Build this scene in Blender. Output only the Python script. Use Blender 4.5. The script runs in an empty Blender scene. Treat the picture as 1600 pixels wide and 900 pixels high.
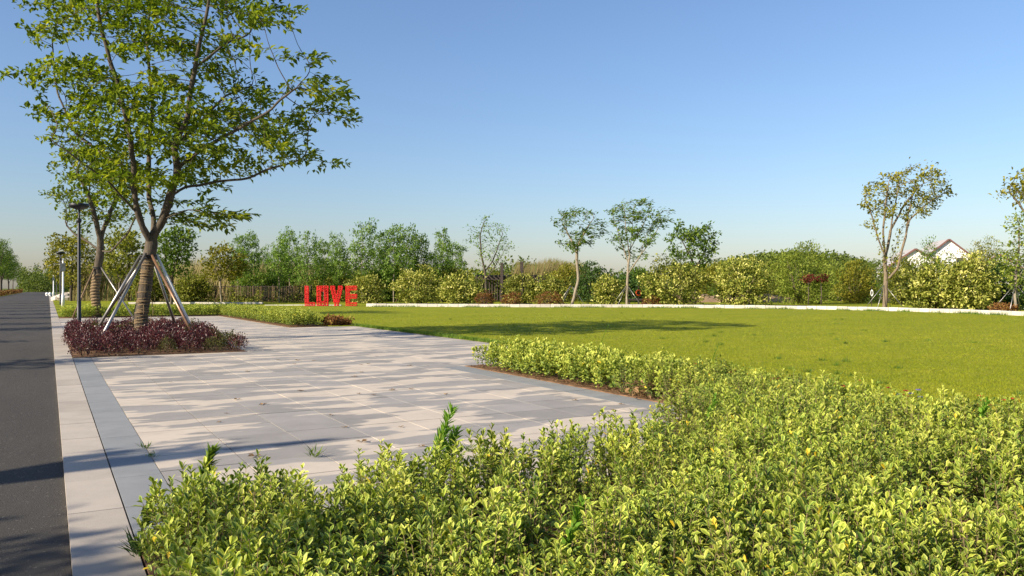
import bpy, math, random
import numpy as np
from mathutils import Vector, Matrix

# ------------------------------------------------------------------ camera, sky, sun, exposure
scene = bpy.context.scene
C = scene.collection
FPX, CX, CY, EYE = 1280.0, 800.0, 450.0, 1.5      # focal length in photo pixels, eye height
YAW = math.radians(29.5)
cs, sn = math.cos(YAW), math.sin(YAW)

cam = bpy.data.objects.new('camera', bpy.data.cameras.new('camera'))
C.objects.link(cam)
cam.location = (0, 0, EYE)
cam.rotation_euler = (math.radians(90), 0, -YAW)
cam.data.sensor_width = 36
cam.data.lens = 36 * FPX / 1600
cam.data.clip_start = 0.05
cam.data.clip_end = 6000
scene.camera = cam

SUN_EL = math.radians(27.5)
SUN_AZ = math.atan2(-1.0, -0.085)                  # the sun stands over -X, a touch behind
world = bpy.data.worlds.new('World')
scene.world = world
world.use_nodes = True
wn = world.node_tree
sky = wn.nodes.new('ShaderNodeTexSky')
sky.sky_type = 'NISHITA'
sky.sun_disc = False
sky.sun_elevation = SUN_EL
sky.sun_rotation = SUN_AZ
sky.air_density = 1.63
sky.dust_density = 4.6
sky.altitude = 2000
sky.ozone_density = 6.4
tint = wn.nodes.new('ShaderNodeMix'); tint.data_type = 'RGBA'; tint.blend_type = 'MULTIPLY'; tint.inputs[0].default_value = 1
tint.inputs[7].default_value = (1.08, .97, .985, 1)
wn.links.new(sky.outputs[0], tint.inputs[6])
wn.links.new(tint.outputs[2], wn.nodes['Background'].inputs[0])
wn.nodes['Background'].inputs[1].default_value = 0.080

sun = bpy.data.objects.new('sun', bpy.data.lights.new('sun', 'SUN'))
C.objects.link(sun)
sun.data.energy = 4.6
sun.data.angle = math.radians(0.55)
sun.data.color = (1.0, 0.88, 0.70)
to_sun = Vector((math.cos(SUN_EL) * math.sin(SUN_AZ), math.cos(SUN_EL) * math.cos(SUN_AZ), math.sin(SUN_EL)))
sun.rotation_euler = to_sun.to_track_quat('Z', 'Y').to_euler()
sun.location = (-30, 0, 40)

scene.view_settings.view_transform = 'Standard'
scene.view_settings.look = 'None'
scene.view_settings.exposure = 1.05
scene.view_settings.gamma = 1
scene.view_settings.use_curve_mapping = False
scene.render.engine = 'CYCLES'
scene.cycles.max_bounces = 8
scene.cycles.transparent_max_bounces = 8
scene.cycles.use_denoising = True

rng = np.random.default_rng(7)
random.seed(7)

# ------------------------------------------------------------------ helpers
def P(u, z):
    """world x, y of the point at depth z seen at photo column u"""
    l = (u - CX) / FPX * z
    return l * cs + z * sn, -l * sn + z * cs

def H(v, z):
    return EYE + (CY - v) / FPX * z

AXU = [CX]                                         # column of the plant being built: its depth axis points away from the camera
def Q(u, v, z0, dz=0.0):
    """a point as (u, v) at depth z0, moved dz metres back through the plant"""
    x, y = P(u, z0)
    ax, ay = P(AXU[0], 1.0)
    q = math.hypot(ax, ay)
    return np.array([x + ax/q*dz, y + ay/q*dz, H(v, z0)])

def unit(a):
    a = np.asarray(a, float)
    return a / np.maximum(np.linalg.norm(a, axis=-1, keepdims=True), 1e-9)

def mesh(name, V, F, mats, attrs=None, smooth=False, midx=None):
    V = np.asarray(V, np.float32).reshape(-1, 3)
    me = bpy.data.meshes.new(name)
    groups = F if isinstance(F, list) else [F]
    groups = [np.asarray(g, np.int32) for g in groups if len(g)]
    loops = np.concatenate([g.ravel() for g in groups]) if groups else np.zeros(0, np.int32)
    tot = np.concatenate([np.full(len(g), g.shape[1], np.int32) for g in groups]) if groups else np.zeros(0, np.int32)
    start = np.concatenate([[0], np.cumsum(tot)[:-1]]).astype(np.int32)
    me.vertices.add(len(V)); me.vertices.foreach_set('co', V.ravel())
    me.loops.add(len(loops)); me.loops.foreach_set('vertex_index', loops)
    me.polygons.add(len(tot)); me.polygons.foreach_set('loop_start', start); me.polygons.foreach_set('loop_total', tot)
    me.polygons.foreach_set('use_smooth', np.full(len(tot), bool(smooth)))
    if midx is not None:
        me.polygons.foreach_set('material_index', np.asarray(midx, np.int32))
    for k, a in (attrs or {}).items():
        at = me.attributes.new(k, 'FLOAT', 'POINT')
        at.data.foreach_set('value', np.asarray(a, np.float32))
    for m in (mats if isinstance(mats, (list, tuple)) else [mats]):
        me.materials.append(m)
    me.update(calc_edges=True)
    return me

def put(name, me, parent=None, loc=(0, 0, 0), rz=0.0, sc=1.0):
    o = bpy.data.objects.new(name, me)
    C.objects.link(o)
    o.location = loc
    o.rotation_euler = (0, 0, rz)
    o.scale = (sc, sc, sc) if np.isscalar(sc) else sc
    if parent is not None:
        o.parent = parent
    return o

def tag(o, label, cat, group=None):
    o['label'] = label
    o['category'] = cat
    if group:
        o['group'] = group
    return o

def thing(name, label, cat, loc=(0, 0, 0), rz=0.0, group=None, sc=1.0):
    return tag(put(name, None, None, loc, rz, sc), label, cat, group)

def struct(o):
    o['kind'] = 'structure'
    return o

def stuff(o, label=None, cat=None):
    o['kind'] = 'stuff'
    if label:
        tag(o, label, cat)
    return o

class Geo:
    """collects boxes, tubes and prisms for one mesh"""
    def __init__(s):
        s.V, s.T, s.Q, s.n = [], [], [], 0
    def add(s, V, T=None, Qd=None):
        V = np.asarray(V, float)
        s.V.append(V)
        if T is not None and len(T): s.T.append(np.asarray(T) + s.n)
        if Qd is not None and len(Qd): s.Q.append(np.asarray(Qd) + s.n)
        s.n += len(V)
        return s
    def box(s, x0, x1, y0, y1, z0, z1, bev=0.0):
        if bev <= 0:
            V = [(x0,y0,z0),(x1,y0,z0),(x1,y1,z0),(x0,y1,z0),(x0,y0,z1),(x1,y0,z1),(x1,y1,z1),(x0,y1,z1)]
            return s.add(V, None, [(0,3,2,1),(4,5,6,7),(0,1,5,4),(1,2,6,5),(2,3,7,6),(3,0,4,7)])
        b = bev
        V = [(x0,y0,z0),(x1,y0,z0),(x1,y1,z0),(x0,y1,z0),(x0,y0,z1-b),(x1,y0,z1-b),(x1,y1,z1-b),(x0,y1,z1-b),
             (x0+b,y0+b,z1),(x1-b,y0+b,z1),(x1-b,y1-b,z1),(x0+b,y1-b,z1)]
        return s.add(V, None, [(0,3,2,1),(0,1,5,4),(1,2,6,5),(2,3,7,6),(3,0,4,7),(4,5,9,8),(5,6,10,9),(6,7,11,10),(7,4,8,11),(8,9,10,11)])
    def tube(s, pts, rad, k=6, cap=True):
        pts = np.asarray(pts, float); m = len(pts)
        rad = np.full(m, rad) if np.isscalar(rad) else np.asarray(rad, float)
        tan = unit(np.gradient(pts, axis=0))
        a = np.array([1.0, 0, 0]) if abs(tan[0][0]) < .8 else np.array([0, 1.0, 0])
        V = []
        ang = np.linspace(0, 2*np.pi, k, endpoint=False)
        for i in range(m):
            a = a - tan[i]*np.dot(a, tan[i]); a = a/max(np.linalg.norm(a), 1e-9)
            b = np.cross(tan[i], a)
            V.append(pts[i] + rad[i]*(np.cos(ang)[:,None]*a + np.sin(ang)[:,None]*b))
        V = np.concatenate(V)
        i, j = np.meshgrid(np.arange(m-1), np.arange(k), indexing='ij')
        q = np.stack([i*k+j, i*k+(j+1)%k, (i+1)*k+(j+1)%k, (i+1)*k+j], -1).reshape(-1, 4)
        T = []
        if cap and m > 1:
            for j in range(1, k-1):
                T.append((0, j+1, j)); o = (m-1)*k; T.append((o, o+j, o+j+1))
        return s.add(V, T, q)
    def lathe(s, prof, k=16, c=(0,0,0)):
        prof = np.asarray(prof, float); m = len(prof)
        ang = np.linspace(0, 2*np.pi, k, endpoint=False)
        V = np.stack([np.outer(prof[:,0], np.cos(ang)), np.outer(prof[:,0], np.sin(ang)), np.repeat(prof[:,1:2], k, 1)], -1).reshape(-1,3) + np.array(c)
        i, j = np.meshgrid(np.arange(m-1), np.arange(k), indexing='ij')
        q = np.stack([i*k+j, i*k+(j+1)%k, (i+1)*k+(j+1)%k, (i+1)*k+j], -1).reshape(-1, 4)
        return s.add(V, None, q)
    def mesh(s, name, mats, attrs=None, smooth=False):
        F = []
        if s.Q: F.append(np.concatenate(s.Q))
        if s.T: F.append(np.concatenate(s.T))
        return mesh(name, np.concatenate(s.V), F, mats, attrs, smooth)

# ------------------------------------------------------------------ materials
def nt(name):
    m = bpy.data.materials.new(name); m.use_nodes = True
    t = m.node_tree
    return m, t, t.nodes, t.links, t.nodes['Principled BSDF']

def node(t, typ, **kw):
    n = t.nodes.new(typ)
    for k, v in kw.items():
        if k.startswith('in_'): n.inputs[int(k[3:])].default_value = v
        else: setattr(n, k, v)
    return n

def rgba(c): return (c[0], c[1], c[2], 1)

def ramp(t, fac, stops):
    r = t.nodes.new('ShaderNodeValToRGB')
    e = r.color_ramp.elements
    e[0].position, e[0].color = stops[0][0], rgba(stops[0][1])
    e[1].position, e[1].color = stops[-1][0], rgba(stops[-1][1])
    for p, c in stops[1:-1]:
        x = e.new(p); x.color = rgba(c)
    t.links.new(fac, r.inputs[0])
    return r.outputs[0]

def noise(t, scale, detail=4, rough=.55, stretch=None, w='Object'):
    if w == 'World':
        co = t.nodes.new('ShaderNodeNewGeometry').outputs['Position']
    else:
        co = t.nodes.new('ShaderNodeTexCoord').outputs['Object']
    if stretch:
        mp = t.nodes.new('ShaderNodeMapping'); mp.inputs['Scale'].default_value = stretch
        t.links.new(co, mp.inputs[0]); co = mp.outputs[0]
    n = t.nodes.new('ShaderNodeTexNoise')
    n.inputs['Scale'].default_value = scale; n.inputs['Detail'].default_value = detail; n.inputs['Roughness'].default_value = rough
    t.links.new(co, n.inputs['Vector'])
    return n.outputs[0]

def mixc(t, fac, a, b, mode='MIX'):
    m = t.nodes.new('ShaderNodeMix'); m.data_type = 'RGBA'; m.blend_type = mode
    for i, x in ((0, fac), (6, a), (7, b)):
        if isinstance(x, (int, float)): m.inputs[i].default_value = x
        elif isinstance(x, tuple): m.inputs[i].default_value = rgba(x)
        else: t.links.new(x, m.inputs[i])
    return m.outputs[2]

def bump(t, p, h, strength=.3, dist=.01):
    b = t.nodes.new('ShaderNodeBump'); b.inputs['Strength'].default_value = strength; b.inputs['Distance'].default_value = dist
    t.links.new(h, b.inputs['Height']); t.links.new(b.outputs[0], p.inputs['Normal'])

def plain(name, col, rough=.6, metal=0, nscale=8, var=.25, bmp=.0, spec=.4, w='Object'):
    m, t, N, L, p = nt(name)
    n = noise(t, nscale, w=w)
    lo = tuple(max(0, c*(1-var)) for c in col); hi = tuple(min(1, c*(1+var)) for c in col)
    L.new(ramp(t, n, [(.3, lo), (.7, hi)]), p.inputs['Base Color'])
    p.inputs['Roughness'].default_value = rough; p.inputs['Metallic'].default_value = metal
    p.inputs['Specular IOR Level'].default_value = spec
    if bmp: bump(t, p, noise(t, nscale*4, w=w), bmp, .01)
    return m

def leafmat(name, stops, trans=.35, rough=.55, spec=.18, tint=(1.15, 1.15, .45), objvar=.12):
    """leaf colour by the per-leaf value t; part of the light passes through"""
    m, t, N, L, p = nt(name)
    a = node(t, 'ShaderNodeAttribute', attribute_name='t')
    col = ramp(t, a.outputs['Fac'], stops)
    oi = N.new('ShaderNodeObjectInfo')
    hs = N.new('ShaderNodeHueSaturation')
    mr = N.new('ShaderNodeMapRange'); mr.inputs[3].default_value = 1-objvar; mr.inputs[4].default_value = 1+objvar
    L.new(oi.outputs['Random'], mr.inputs[0]); L.new(mr.outputs[0], hs.inputs['Value']); L.new(col, hs.inputs['Color'])
    col = hs.outputs[0]
    L.new(col, p.inputs['Base Color'])
    p.inputs['Roughness'].default_value = rough; p.inputs['Specular IOR Level'].default_value = spec
    tr = N.new('ShaderNodeBsdfTranslucent')
    L.new(mixc(t, 1.0, col, tint, 'MULTIPLY'), tr.inputs[0])
    mx = N.new('ShaderNodeMixShader'); mx.inputs[0].default_value = trans
    L.new(p.outputs[0], mx.inputs[1]); L.new(tr.outputs[0], mx.inputs[2])
    L.new(mx.outputs[0], N['Material Output'].inputs[0])
    return m

def euonymus_mat(name='euonymus_leaf'):
    m, t, N, L, p = nt(name)
    a = node(t, 'ShaderNodeAttribute', attribute_name='m')
    b = node(t, 'ShaderNodeAttribute', attribute_name='t')
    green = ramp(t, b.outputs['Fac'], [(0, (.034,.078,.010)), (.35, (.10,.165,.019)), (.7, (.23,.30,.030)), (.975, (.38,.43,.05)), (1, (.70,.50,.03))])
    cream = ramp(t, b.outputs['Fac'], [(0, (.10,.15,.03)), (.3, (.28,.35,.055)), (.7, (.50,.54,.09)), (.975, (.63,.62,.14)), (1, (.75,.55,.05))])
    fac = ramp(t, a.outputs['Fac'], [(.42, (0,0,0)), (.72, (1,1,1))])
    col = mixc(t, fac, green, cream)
    oi = N.new('ShaderNodeObjectInfo'); hs = N.new('ShaderNodeHueSaturation')
    mr = N.new('ShaderNodeMapRange'); mr.inputs[3].default_value = .80; mr.inputs[4].default_value = 1.20
    L.new(oi.outputs['Random'], mr.inputs[0]); L.new(mr.outputs[0], hs.inputs['Value']); L.new(col, hs.inputs['Color'])
    col = hs.outputs[0]
    L.new(col, p.inputs['Base Color']); p.inputs['Roughness'].default_value = .55; p.inputs['Specular IOR Level'].default_value = .28
    tr = N.new('ShaderNodeBsdfTranslucent'); L.new(mixc(t, 1.0, col, (1.1,1.15,.4), 'MULTIPLY'), tr.inputs[0])
    mx = N.new('ShaderNodeMixShader'); mx.inputs[0].default_value = .25
    L.new(p.outputs[0], mx.inputs[1]); L.new(tr.outputs[0], mx.inputs[2]); L.new(mx.outputs[0], N['Material Output'].inputs[0])
    return m

M = {}
M['euonymus'] = euonymus_mat()
M['stem'] = plain('stem', (.16,.12,.06), .8)
M['maple'] = leafmat('maple_leaf', [(0, (.055,.095,.010)), (.5, (.145,.205,.018)), (.85, (.26,.31,.028)), (1, (.38,.38,.04))], .5)
M['fresh'] = leafmat('fresh_leaf', [(0, (.035,.08,.012)), (.5, (.11,.185,.022)), (1, (.22,.30,.04))], .35)
M['poplar'] = leafmat('poplar_leaf', [(0, (.045,.10,.012)), (.5, (.14,.245,.03)), (1, (.30,.42,.085))], .38)
M['olive'] = leafmat('olive_leaf', [(0, (.06,.08,.012)), (.5, (.17,.19,.025)), (1, (.30,.30,.05))], .3)
M['golden'] = leafmat('golden_leaf', [(0, (.07,.08,.012)), (.5, (.20,.20,.02)), (1, (.36,.32,.04))], .35)
M['pale'] = leafmat('pale_leaf', [(0, (.045,.075,.012)), (.4, (.17,.20,.025)), (.75, (.42,.42,.09)), (1, (.66,.62,.22))], .25)
M['willow'] = leafmat('willow_leaf', [(0, (.07,.115,.014)), (.5, (.22,.28,.035)), (1, (.38,.42,.075))], .38)
M['darkleaf'] = leafmat('dark_leaf', [(0, (.022,.055,.012)), (.5, (.055,.11,.022)), (1, (.11,.18,.04))], .25)
M['russet'] = leafmat('russet_leaf', [(0, (.06,.035,.012)), (.5, (.17,.075,.025)), (.8, (.26,.13,.035)), (1, (.30,.24,.06))], .25)
M['plum'] = leafmat('plum_leaf', [(0, (.020,.010,.010)), (.5, (.072,.018,.020)), (.85, (.135,.034,.036)), (1, (.22,.08,.075))], .25, .4, .5, (1.1,.6,.6))
M['plumgreen'] = leafmat('plum_green_leaf', [(0, (.03,.03,.012)), (.5, (.07,.07,.02)), (1, (.12,.13,.03))], .25)
M['maroon'] = leafmat('maroon_leaf', [(0, (.05,.01,.012)), (1, (.20,.035,.03))], .3, tint=(1.1,.5,.5))
M['reed'] = leafmat('reed_blade', [(0, (.10,.085,.035)), (.45, (.22,.18,.07)), (.75, (.33,.27,.12)), (.85, (.16,.20,.05)), (1, (.12,.18,.04))], .3)
M['grass'] = leafmat('grass_blade', [(0, (.17,.205,.009)), (.5, (.235,.26,.012)), (1, (.33,.32,.03))], .3, .6, .2)
M['wood'] = leafmat('wood_leaf', [(0, (.045,.075,.014)), (.5, (.11,.155,.028)), (1, (.20,.24,.05))], .3)
M['drytwig'] = leafmat('dry_leaf', [(0, (.10,.06,.03)), (1, (.34,.21,.10))], .2)
M['weed'] = leafmat('weed_leaf', [(0, (.05,.12,.010)), (.5, (.12,.25,.02)), (1, (.24,.40,.05))], .35)
M['paleweed'] = leafmat('pale_weed_leaf', [(0, (.10,.20,.02)), (.5, (.20,.36,.05)), (1, (.34,.50,.10))], .45)
M['petal'] = leafmat('red_petal', [(0, (.28,.012,.02)), (1, (.55,.05,.04))], .25, tint=(1,.5,.5))
M['petalb'] = leafmat('violet_petal', [(0, (.08,.05,.35)), (1, (.4,.35,.75))], .25, tint=(.8,.8,1))

def bark(name, a, b, sc=6, stretch=(3,3,.6)):
    m, t, N, L, p = nt(name)
    n = noise(t, sc, 6, .65, stretch)
    L.new(ramp(t, n, [(.3, a), (.7, b)]), p.inputs['Base Color'])
    p.inputs['Roughness'].default_value = .9; p.inputs['Specular IOR Level'].default_value = .2
    bump(t, p, noise(t, sc*2.5, 6, .7, stretch), .6, .02)
    return m
M['bark'] = bark('grey_bark', (.045,.036,.027), (.135,.11,.08))
M['bark_pale'] = bark('pale_bark', (.14,.115,.08), (.33,.28,.21))
M['bark_mid'] = bark('brown_bark', (.10,.075,.05), (.24,.19,.13))
M['straw'] = bark('straw_rope', (.10,.07,.04), (.30,.215,.12), 11, (1,1,4))

def asphalt():
    m, t, N, L, p = nt('asphalt')
    f = noise(t, 120, 3, .7, w='World'); g = noise(t, .7, 5, .6, (1,.35,1), w='World'); s = noise(t, 42, 2, .5, w='World')
    c = ramp(t, f, [(.25, (.020,.018,.016)), (.6, (.056,.050,.043)), (.80, (.15,.135,.115))])
    c = mixc(t, .5, c, ramp(t, g, [(.3, (.042,.038,.033)), (.7, (.076,.068,.058))]))
    c = mixc(t, ramp(t, s, [(.66, (0,0,0)), (.72, (1,1,1))]), c, (.15,.135,.115))
    L.new(c, p.inputs['Base Color']); p.inputs['Roughness'].default_value = .85; p.inputs['Specular IOR Level'].default_value = .3
    bump(t, p, noise(t, 110, 3, .7, w='World'), 1.0, .012)
    return m
M['asphalt'] = asphalt()

def stone(name, a, b, dust=None, patch_w=(.36,.62)):
    """granite slab: fine grain, tone by slab, and (dust) pale beige patches stretched into lozenges"""
    m, t, N, L, p = nt(name)
    oi = N.new('ShaderNodeObjectInfo')
    base = ramp(t, oi.outputs['Random'], [(0, a), (1, b)])
    gr = noise(t, 190, 2, .6, w='World')
    c = mixc(t, .35, base, mixc(t, 1.0, base, ramp(t, gr, [(.3, (.6,.6,.6)), (.7, (1.35,1.35,1.35))]), 'MULTIPLY'))
    if dust:  # paler beige patches where the stretched noise runs high
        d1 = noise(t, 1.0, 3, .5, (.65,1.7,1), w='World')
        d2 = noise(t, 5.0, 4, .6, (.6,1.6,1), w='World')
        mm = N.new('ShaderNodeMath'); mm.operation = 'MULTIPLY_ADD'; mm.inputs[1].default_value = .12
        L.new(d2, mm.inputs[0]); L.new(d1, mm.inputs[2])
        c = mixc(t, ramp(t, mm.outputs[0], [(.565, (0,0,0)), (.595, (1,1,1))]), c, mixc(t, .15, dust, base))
    st = noise(t, 2.2, 6, .65, w='World')
    c = mixc(t, 1.0, c, ramp(t, st, [(.25, (.84,.84,.85)), (.6, (1.05,1.04,1.03))]), 'MULTIPLY')
    L.new(c, p.inputs['Base Color']); p.inputs['Roughness'].default_value = .75; p.inputs['Specular IOR Level'].default_value = .3
    bump(t, p, gr, .25, .003)
    return m
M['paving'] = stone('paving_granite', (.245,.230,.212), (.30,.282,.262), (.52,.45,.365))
M['kerbstone'] = stone('kerb_granite', (.34,.30,.255), (.41,.365,.31))
M['bandstone'] = stone('band_granite', (.205,.215,.22), (.24,.248,.252))
M['joint'] = plain('joint_sand', (.09,.08,.065), .95)
M['soil'] = plain('soil', (.16,.095,.055), .95, 0, 5, .5, .8, .1, 'World')

def lawn_mat(name, a, b, c3):
    m, t, N, L, p = nt(name)
    big = noise(t, .22, 4, .6, (1,1.6,1), 'World'); fine = noise(t, 28, 4, .7, w='World'); mid = noise(t, 2.6, 5, .65, w='World')
    c = ramp(t, big, [(.3, a), (.7, b)])
    c = mixc(t, ramp(t, mid, [(.45, (0,0,0)), (.75, (.9,.9,.9))]), c, c3)
    c = mixc(t, 1.0, c, ramp(t, fine, [(.25, (.78,.8,.7)), (.7, (1.12,1.1,1.05))]), 'MULTIPLY')
    L.new(c, p.inputs['Base Color']); p.inputs['Roughness'].default_value = .9; p.inputs['Specular IOR Level'].default_value = .1
    bump(t, p, fine, .9, .04)
    return m
M['lawn'] = lawn_mat('lawn', (.17,.21,.010), (.235,.255,.012), (.31,.29,.035))
M['meadow'] = lawn_mat('meadow', (.07,.11,.016), (.11,.14,.02), (.16,.14,.05))
M['edging'] = stone('white_edging', (.42,.39,.34), (.56,.53,.46))
M['black_metal'] = plain('black_metal', (.018,.019,.022), .45, .3)
M['galv'] = plain('galvanised_pole', (.30,.285,.27), .38, .75, 4, .3)
M['rust_pole'] = plain('brown_pole', (.26,.15,.09), .3, .5, 4, .35)
M['strap'] = plain('strap', (.03,.03,.03), .9)
M['white'] = plain('white_paint', (.78,.78,.77), .45, 0, 3, .06)
M['red'] = plain('red_paint', (.62,.022,.022), .42, 0, 4, .2)
M['timber'] = plain('dark_timber', (.035,.024,.020), .75, 0, 8, .4)
M['cane'] = plain('bamboo_cane', (.17,.11,.06), .75, 0, 5, .45)
M['wall'] = plain('white_wall', (.80,.78,.76), .85, 0, 1, .05)
M['rooftile'] = plain('roof_tile', (.36,.34,.33), .8, 0, 3, .2)
M['trim'] = plain('red_trim', (.15,.07,.06), .7)
M['pane'] = plain('window_pane', (.03,.035,.045), .12, 0, 2, .2, spec=.8)
M['orange'] = plain('orange_foam', (.75,.10,.02), .6)
M['concrete'] = plain('pale_rock', (.42,.38,.33), .85, 0, 3, .3, .4)
M['water'] = plain('pond_water', (.05,.09,.10), .06, 0, 1, .2, spec=.6)
M['drybank'] = plain('clay_bank', (.24,.16,.09), .95, 0, 1.5, .3, .4)

# ------------------------------------------------------------------ setting: ground, road, paving
def sheet(name, poly, z, mat, bot=None):
    """a flat polygon, optionally with thickness down to bot"""
    n = len(poly)
    V = [(x, y, z) for x, y in poly]
    F3 = []
    me = bpy.data.meshes.new(name)
    faces = [list(range(n))]
    if bot is not None:
        V += [(x, y, bot) for x, y in poly]
        faces += [[i, i+n, (i+1) % n + n, (i+1) % n] for i in range(n)]
    me.from_pydata(V, [], faces); me.update()
    me.materials.append(mat)
    return struct(put(name, me))

sheet('ground', [(-2500,-2500),(2500,-2500),(2500,2500),(-2500,2500)], -.08, M['meadow'])
KX0, KX1, BX1 = .108, .448, .795                   # road | kerb | grey band | paving
sheet('road', [(-7.4,-30),(KX0,-30),(KX0,420),(-7.4,420)], -.035, M['asphalt'])

def slabs(parent, name, rects, mat, gap=.004, top=0.0, limit=300):
    """each slab a mesh of its own; alike ones share their data"""
    cache = {}
    for k, (x0, x1, y0, y1) in enumerate(rects):
        w, d = round(x1-x0, 3), round(y1-y0, 3)
        if (w, d) not in cache:
            cache[(w, d)] = Geo().box(-w/2+gap/2, w/2-gap/2, -d/2+gap/2, d/2-gap/2, -.05, 0).mesh(name, mat)
        if k < limit:
            put(name, cache[(w, d)], parent, ((x0+x1)/2, (y0+y1)/2, top + random.uniform(-.0015, .0015)))
    rest = rects[limit:]
    if rest:
        g = Geo()
        for x0, x1, y0, y1 in rest:
            g.box(x0+gap/2, x1-gap/2, y0+gap/2, y1-gap/2, -.05, top)
        o = put('far_' + name, g.mesh('far_' + name, mat), parent); o['kind'] = 'stuff'

kerb = sheet('kerb', [(KX0+.003,-30),(KX1-.003,-30),(KX1-.003,400),(KX0+.003,400)], -.03, M['joint'])
rects, y = [], -3.0
while y < 90:
    rects.append((KX0, KX1, y, y+1.02)); y += 1.02
rects.append((KX0, KX1, 90.0, 400.0)); rects.append((KX0, KX1, -30.0, -3.0))
slabs(kerb, 'kerb_stone', rects, M['kerbstone'], .006)
band = sheet('granite_band', [(KX1,5.2),(BX1,5.2),(BX1,19.9),(KX1,19.9)], -.03, M['joint'])
slabs(band, 'band_slab', [(KX1+.006, BX1, 5.2+i*.98, 5.2+(i+1)*.98) for i in range(15)], M['bandstone'], .005)

PX = .68
paving = sheet('paving', [(BX1,5.2),(6.95,5.2),(6.95,14.15),(10.5,14.15),(10.5,31.2),(7.95,31.2),(7.95,46.2),(KX1,46.2),(KX1,30.6),(4.08,30.6),(4.08,19.9),(BX1,19.9)], -.03, M['joint'])
def in_paving(x, y):
    if x < BX1 and y < 30: return False
    if x < 4.08 and 19.85 < y < 30.6: return False
    if y < 5.2 or y > 46.2: return False
    if x > 6.95 and y < 14.1: return False
    if x > 7.95 and y > 31.2: return False
    return x < 10.5
rects = []
row = 0
y = 5.2
while y < 46:
    y1 = min(y + .68, 46.2)
    if y < 19.9 < y1: y1 = 19.9
    if y < 14.15 < y1: y1 = 14.15
    if y < 30.6 < y1: y1 = 30.6
    if y < 31.2 < y1: y1 = 31.2
    x = BX1 if y < 30 else KX1
    xs = [x]
    off = 0
    while x < 10.5 - .01:
        x1 = x + PX
        for cut in ((4.08, 6.50, 6.95, 7.95, 10.5) if y < 14.1 else (4.08, 6.95, 7.95, 10.5)):
            if x + .01 < cut < x1 + .12: x1 = cut; break
        if in_paving((x+x1)/2, (y+y1)/2): rects.append((x, x1, y, y1))
        x = x1
    y = y1
border = [r_ for r_ in rects if r_[0] > 6.45 and r_[1] < 7 and r_[3] < 14.2]
slabs(paving, 'border_slab', border, M['bandstone'], .006)
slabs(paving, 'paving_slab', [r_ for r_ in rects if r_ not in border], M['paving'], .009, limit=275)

# lawns and planting beds
lawn_poly = [(8.0,-25),(8.0,14.15),(10.52,14.15),(10.52,31.0)]
lawn_poly += [(9.5,31.2),(9.5,48.0),(KX1+.02,48.0),(KX1+.02,130),(60,130),(140,60),(140,-25)]
sheet('lawn', lawn_poly, .035, M['lawn'], -.06)
sheet('soil_bed', [(KX1+.01,-25),(8.0,-25),(8.0,14.12),(6.96,14.12),(6.96,7.75),(6.6,7.45),(4.0,5.3),(3.7,5.19),(KX1+.01,5.19)], .012, M['soil'], -.06)
sheet('tree_bed', [(KX1+.01,19.92),(4.07,19.92),(4.07,30.58),(KX1+.01,30.58)], .012, M['soil'], -.06)
sheet('hedge_bed', [(KX1+.02,46.22),(7.96,46.22),(7.96,31.22),(9.49,31.22),(9.49,47.98),(KX1+.02,47.98)], .012, M['soil'], -.06)

# ------------------------------------------------------------------ leaves and wood
def leaf_quads(p, d, n, L, W, t, fold=.25):
    """n folded two-triangle leaves: base p, direction d, upward normal n"""
    p, d, n = np.asarray(p), unit(d), np.asarray(n)
    s = unit(np.cross(d, n)); n = np.cross(s, d)
    L, W = np.asarray(L)[:, None], np.asarray(W)[:, None]
    mid = p + d*L*.5 + n*W*fold
    V = np.stack([p, mid + s*W*.5, p + d*L, mid - s*W*.5], 1).reshape(-1, 3)
    b = np.arange(len(p))[:, None]*4
    F = np.concatenate([b+np.array([[0,1,2]]), b+np.array([[0,2,3]])], 0)
    return V, F, np.repeat(t, 4)

def leaf_rich(p, d, n, L, W, t, curl=.12):
    """seven-vertex leaf with a folded midrib; m is 0 on the midrib and 1 on the margin"""
    p, d, n = np.asarray(p), unit(d), np.asarray(n)
    s = unit(np.cross(d, n)); n = np.cross(s, d)
    L, W = np.asarray(L)[:, None], np.asarray(W)[:, None]
    a = p + d*L*.42 - n*L*.02
    V = np.stack([p, a, p + d*L - n*L*curl,
                  p + d*L*.30 + s*W*.36 + n*W*.13, p + d*L*.72 + s*W*.47 + n*W*.10 - n*L*curl*.3,
                  p + d*L*.30 - s*W*.36 + n*W*.13, p + d*L*.72 - s*W*.47 + n*W*.10 - n*L*curl*.3,
                  p + d*L*.76 - n*L*curl*.45], 1).reshape(-1, 3)
    b = np.arange(len(p))[:, None]*8
    f = [(0,3,1),(3,4,1),(1,4,7),(4,2,7),(0,1,5),(5,1,6),(1,7,6),(6,7,2)]
    F = np.concatenate([b + np.array([x]) for x in f], 0)
    m = np.tile(np.array([.25,0,.9,1,1,1,1,.05]), len(p))
    return V, F, np.repeat(t, 8), m

def rand_dirs(n, r=None):
    r = r or rng
    return unit(r.normal(size=(n, 3)))

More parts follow.
